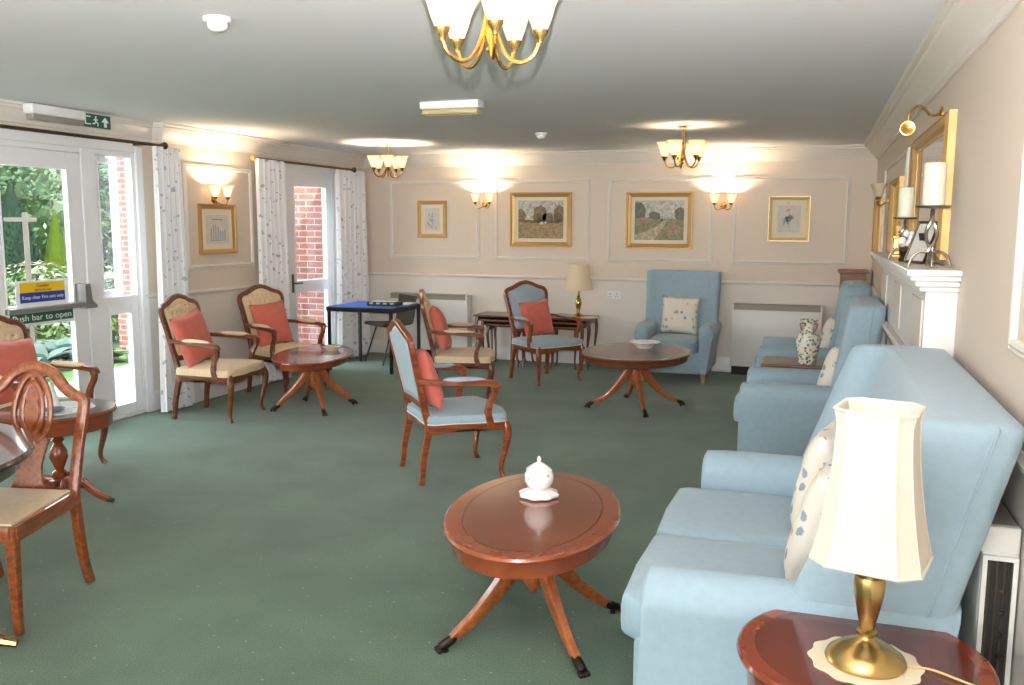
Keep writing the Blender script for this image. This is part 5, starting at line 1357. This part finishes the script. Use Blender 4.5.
def shrub(loc, rads, lab, mat, n, size, seed, cat='shrub', name='shrub', grp='shrubs in the garden bed', flower=None):
    rnd = random.Random(seed); t = empty(name, lab, cat, loc, 0, grp)
    m_ = MB(); leaves(m_, (0, 0, rads[2]*.9), rads, n, size, rnd, .4); m_.build('foliage', mat, t, sm=False)
    s_ = MB()
    for k in range(5): s_.tube([(0, 0, -.0), (rnd.uniform(-.5, .5)*rads[0], rnd.uniform(-.5, .5)*rads[1], rads[2])], .012, 5)
    s_.build('stems', 'bark', t)
    if flower:
        f_ = MB(); leaves(f_, (0, 0, rads[2]*1.1), (rads[0], rads[1], rads[2]), flower, size*.8, rnd, .9); f_.build('flowers', 'leaf5', t, sm=False)
    return t
shrub((-11.2, 10.6, -.14), (.8, .8, .55), 'pale flowering shrub at the left of the garden bed', 'leaf6', 1500, .08, 7, flower=500)
shrub((-10.6, 11.3, -.14), (.7, .7, .45), 'low green shrub in front of the lime conifer', 'leaf1', 1300, .08, 8, flower=120)
shrub((-9.9, 10.6, -.14), (.6, .6, .35), 'bright green low shrub behind the hostas', 'leaf6', 1100, .08, 9)
shrub((-10.2, 11.9, -.14), (.65, .65, .6), 'green shrub with white blooms right of the conifers', 'leaf1', 1200, .08, 10, flower=260)
shrub((-9.4, 9.55, -.14), (.5, .5, .35), 'light green shrub by the patio corner', 'leaf6', 900, .07, 12)
def hosta(loc, r, lab, seed, mat='leaf4'):
    rnd = random.Random(seed); t = empty('hosta', lab, 'plant', loc, 0, 'hostas along the patio edge'); m_ = MB()
    for k in range(34):
        a = rnd.uniform(0, 2*PI); L_ = r*rnd.uniform(.5, 1.0); el = rnd.uniform(.2, 1.1); w_ = .09*rnd.uniform(.8, 1.3)
        d = Vector((math.cos(a), math.sin(a), 0)); sd_ = Vector((-math.sin(a), math.cos(a), 0)); pts = []
        rows = []
        for q in range(6):
            u = q/5; c = d*(L_*u*math.cos(el*(1-u*.6)))+Vector((0, 0, .03+L_*math.sin(el)*u*(1.35-.75*u)))
            ww = w_*math.sin(PI*min(1, .12+u*.86))**.8; rows.append((c-sd_*ww+Vector((0, 0, .02)), c, c+sd_*ww+Vector((0, 0, .02))))
        vs = [p for r_ in rows for p in r_]; fs = []
        for q in range(5):
            for j in range(2): a_ = q*3+j; fs.append((a_, a_+1, a_+4, a_+3))
        m_.add(vs, fs)
    m_.build('leaves', mat, t)
    return t
hs = [(-8.0, 7.2, .5), (-8.4, 7.9, .5), (-8.75, 8.55, .5), (-9.0, 9.0, .45), (-8.9, 7.6, .5), (-9.3, 8.3, .5), (-7.75, 6.5, .45), (-8.5, 6.8, .5), (-8.35, 8.75, .4)]
hl = ['blue-green hosta at the middle of the patio edge', 'blue-green hosta just left of the door post view', 'blue-green hosta seen through the lower side window', 'blue-green hosta nearest the brick wing', 'blue-green hosta in the second row, left', 'blue-green hosta in the second row, right', 'blue-green hosta nearest the viewer along the patio', 'yellow-green hosta behind the nearest one', 'small yellow-green hosta at the patio corner']
for k, (x, y, r) in enumerate(hs): hosta((x, y, -.14), r, hl[k], 20+k, 'leaf4' if k < 7 else 'leaf6')
t = empty('garden_post', 'weathered timber post and crossbeam standing in the garden', 'post', (-10.35, 9.62, -.14), R(45))
MB().box(-.035, .035, -.03, .03, 0, 1.86, .006).build('post', 'timber', t)
MB().box(-.26, .14, -.028, .028, 1.73, 1.79, .006).build('crossbeam', 'timber', t)

# ------------------------------------------------------------------ light
w = bpy.data.worlds.new('world'); sc.world = w; w.use_nodes = True
nt = w.node_tree; bg = nt.nodes['Background']
tc = nt.nodes.new('ShaderNodeTexCoord'); sp = nt.nodes.new('ShaderNodeSeparateXYZ'); cr_ = nt.nodes.new('ShaderNodeValToRGB')
nt.links.new(tc.outputs['Generated'], sp.inputs[0]); nt.links.new(sp.outputs['Z'], cr_.inputs['Fac'])
cr_.color_ramp.elements[0].position = 0; cr_.color_ramp.elements[0].color = (1, .99, .97, 1)
cr_.color_ramp.elements[1].position = .8; cr_.color_ramp.elements[1].color = (.72, .83, 1, 1)
nt.links.new(cr_.outputs['Color'], bg.inputs['Color']); bg.inputs['Strength'].default_value = 5.5
sun = bpy.data.lights.new('sun', 'SUN'); sun.energy = 14; sun.angle = R(3); sun.color = (1, .95, .86)
so = bpy.data.objects.new('sun', sun); COL.objects.link(so)
so.rotation_euler = Vector((-.5, .42, -.76)).to_track_quat('-Z', 'Y').to_euler()
# daylight portals in the openings
def portal(loc, rot, sx, sy):
    l = bpy.data.lights.new('window_portal', 'AREA'); l.shape = 'RECTANGLE'; l.size = sx; l.size_y = sy; l.cycles.is_portal = True
    o = bpy.data.objects.new('window_portal', l); COL.objects.link(o); o.location = loc; o.rotation_euler = rot
portal((-3.75, YF-.25, 1.28), (R(90), 0, 0), 2.3, 1.9)
portal((-1.05, YF-.25, 1.28), (R(90), 0, 0), 2.3, 1.9)
portal((XL-.5, 4.86, 1.1), (R(90), 0, R(-90)), 2.6, 2.2)
portal((XL-.2, 8.72, 1.1), (R(90), 0, R(-90)), 1.0, 2.1)
# the photographer's flash on top of the camera
fl_ = bpy.data.lights.new('camera_flash', 'SPOT'); fl_.energy = 600; fl_.color = (1, .96, .99); fl_.shadow_soft_size = .012; fl_.spot_size = R(125); fl_.spot_blend = 1
fo = bpy.data.objects.new('camera_flash', fl_); COL.objects.link(fo); fo.location = (0, .0, 1.72)
fo.rotation_euler = (F+Vector((-.12, 0, .85))).to_track_quat('-Z', 'Y').to_euler()

sc.view_settings.view_transform = 'Standard'; sc.view_settings.look = 'None'
sc.view_settings.exposure = 1.0; sc.view_settings.gamma = 1; sc.view_settings.use_curve_mapping = False
sc.cycles.max_bounces = 8; sc.cycles.diffuse_bounces = 4; sc.cycles.sample_clamp_indirect = 6; sc.cycles.use_denoising = True
sc.cycles.transparent_max_bounces = 12
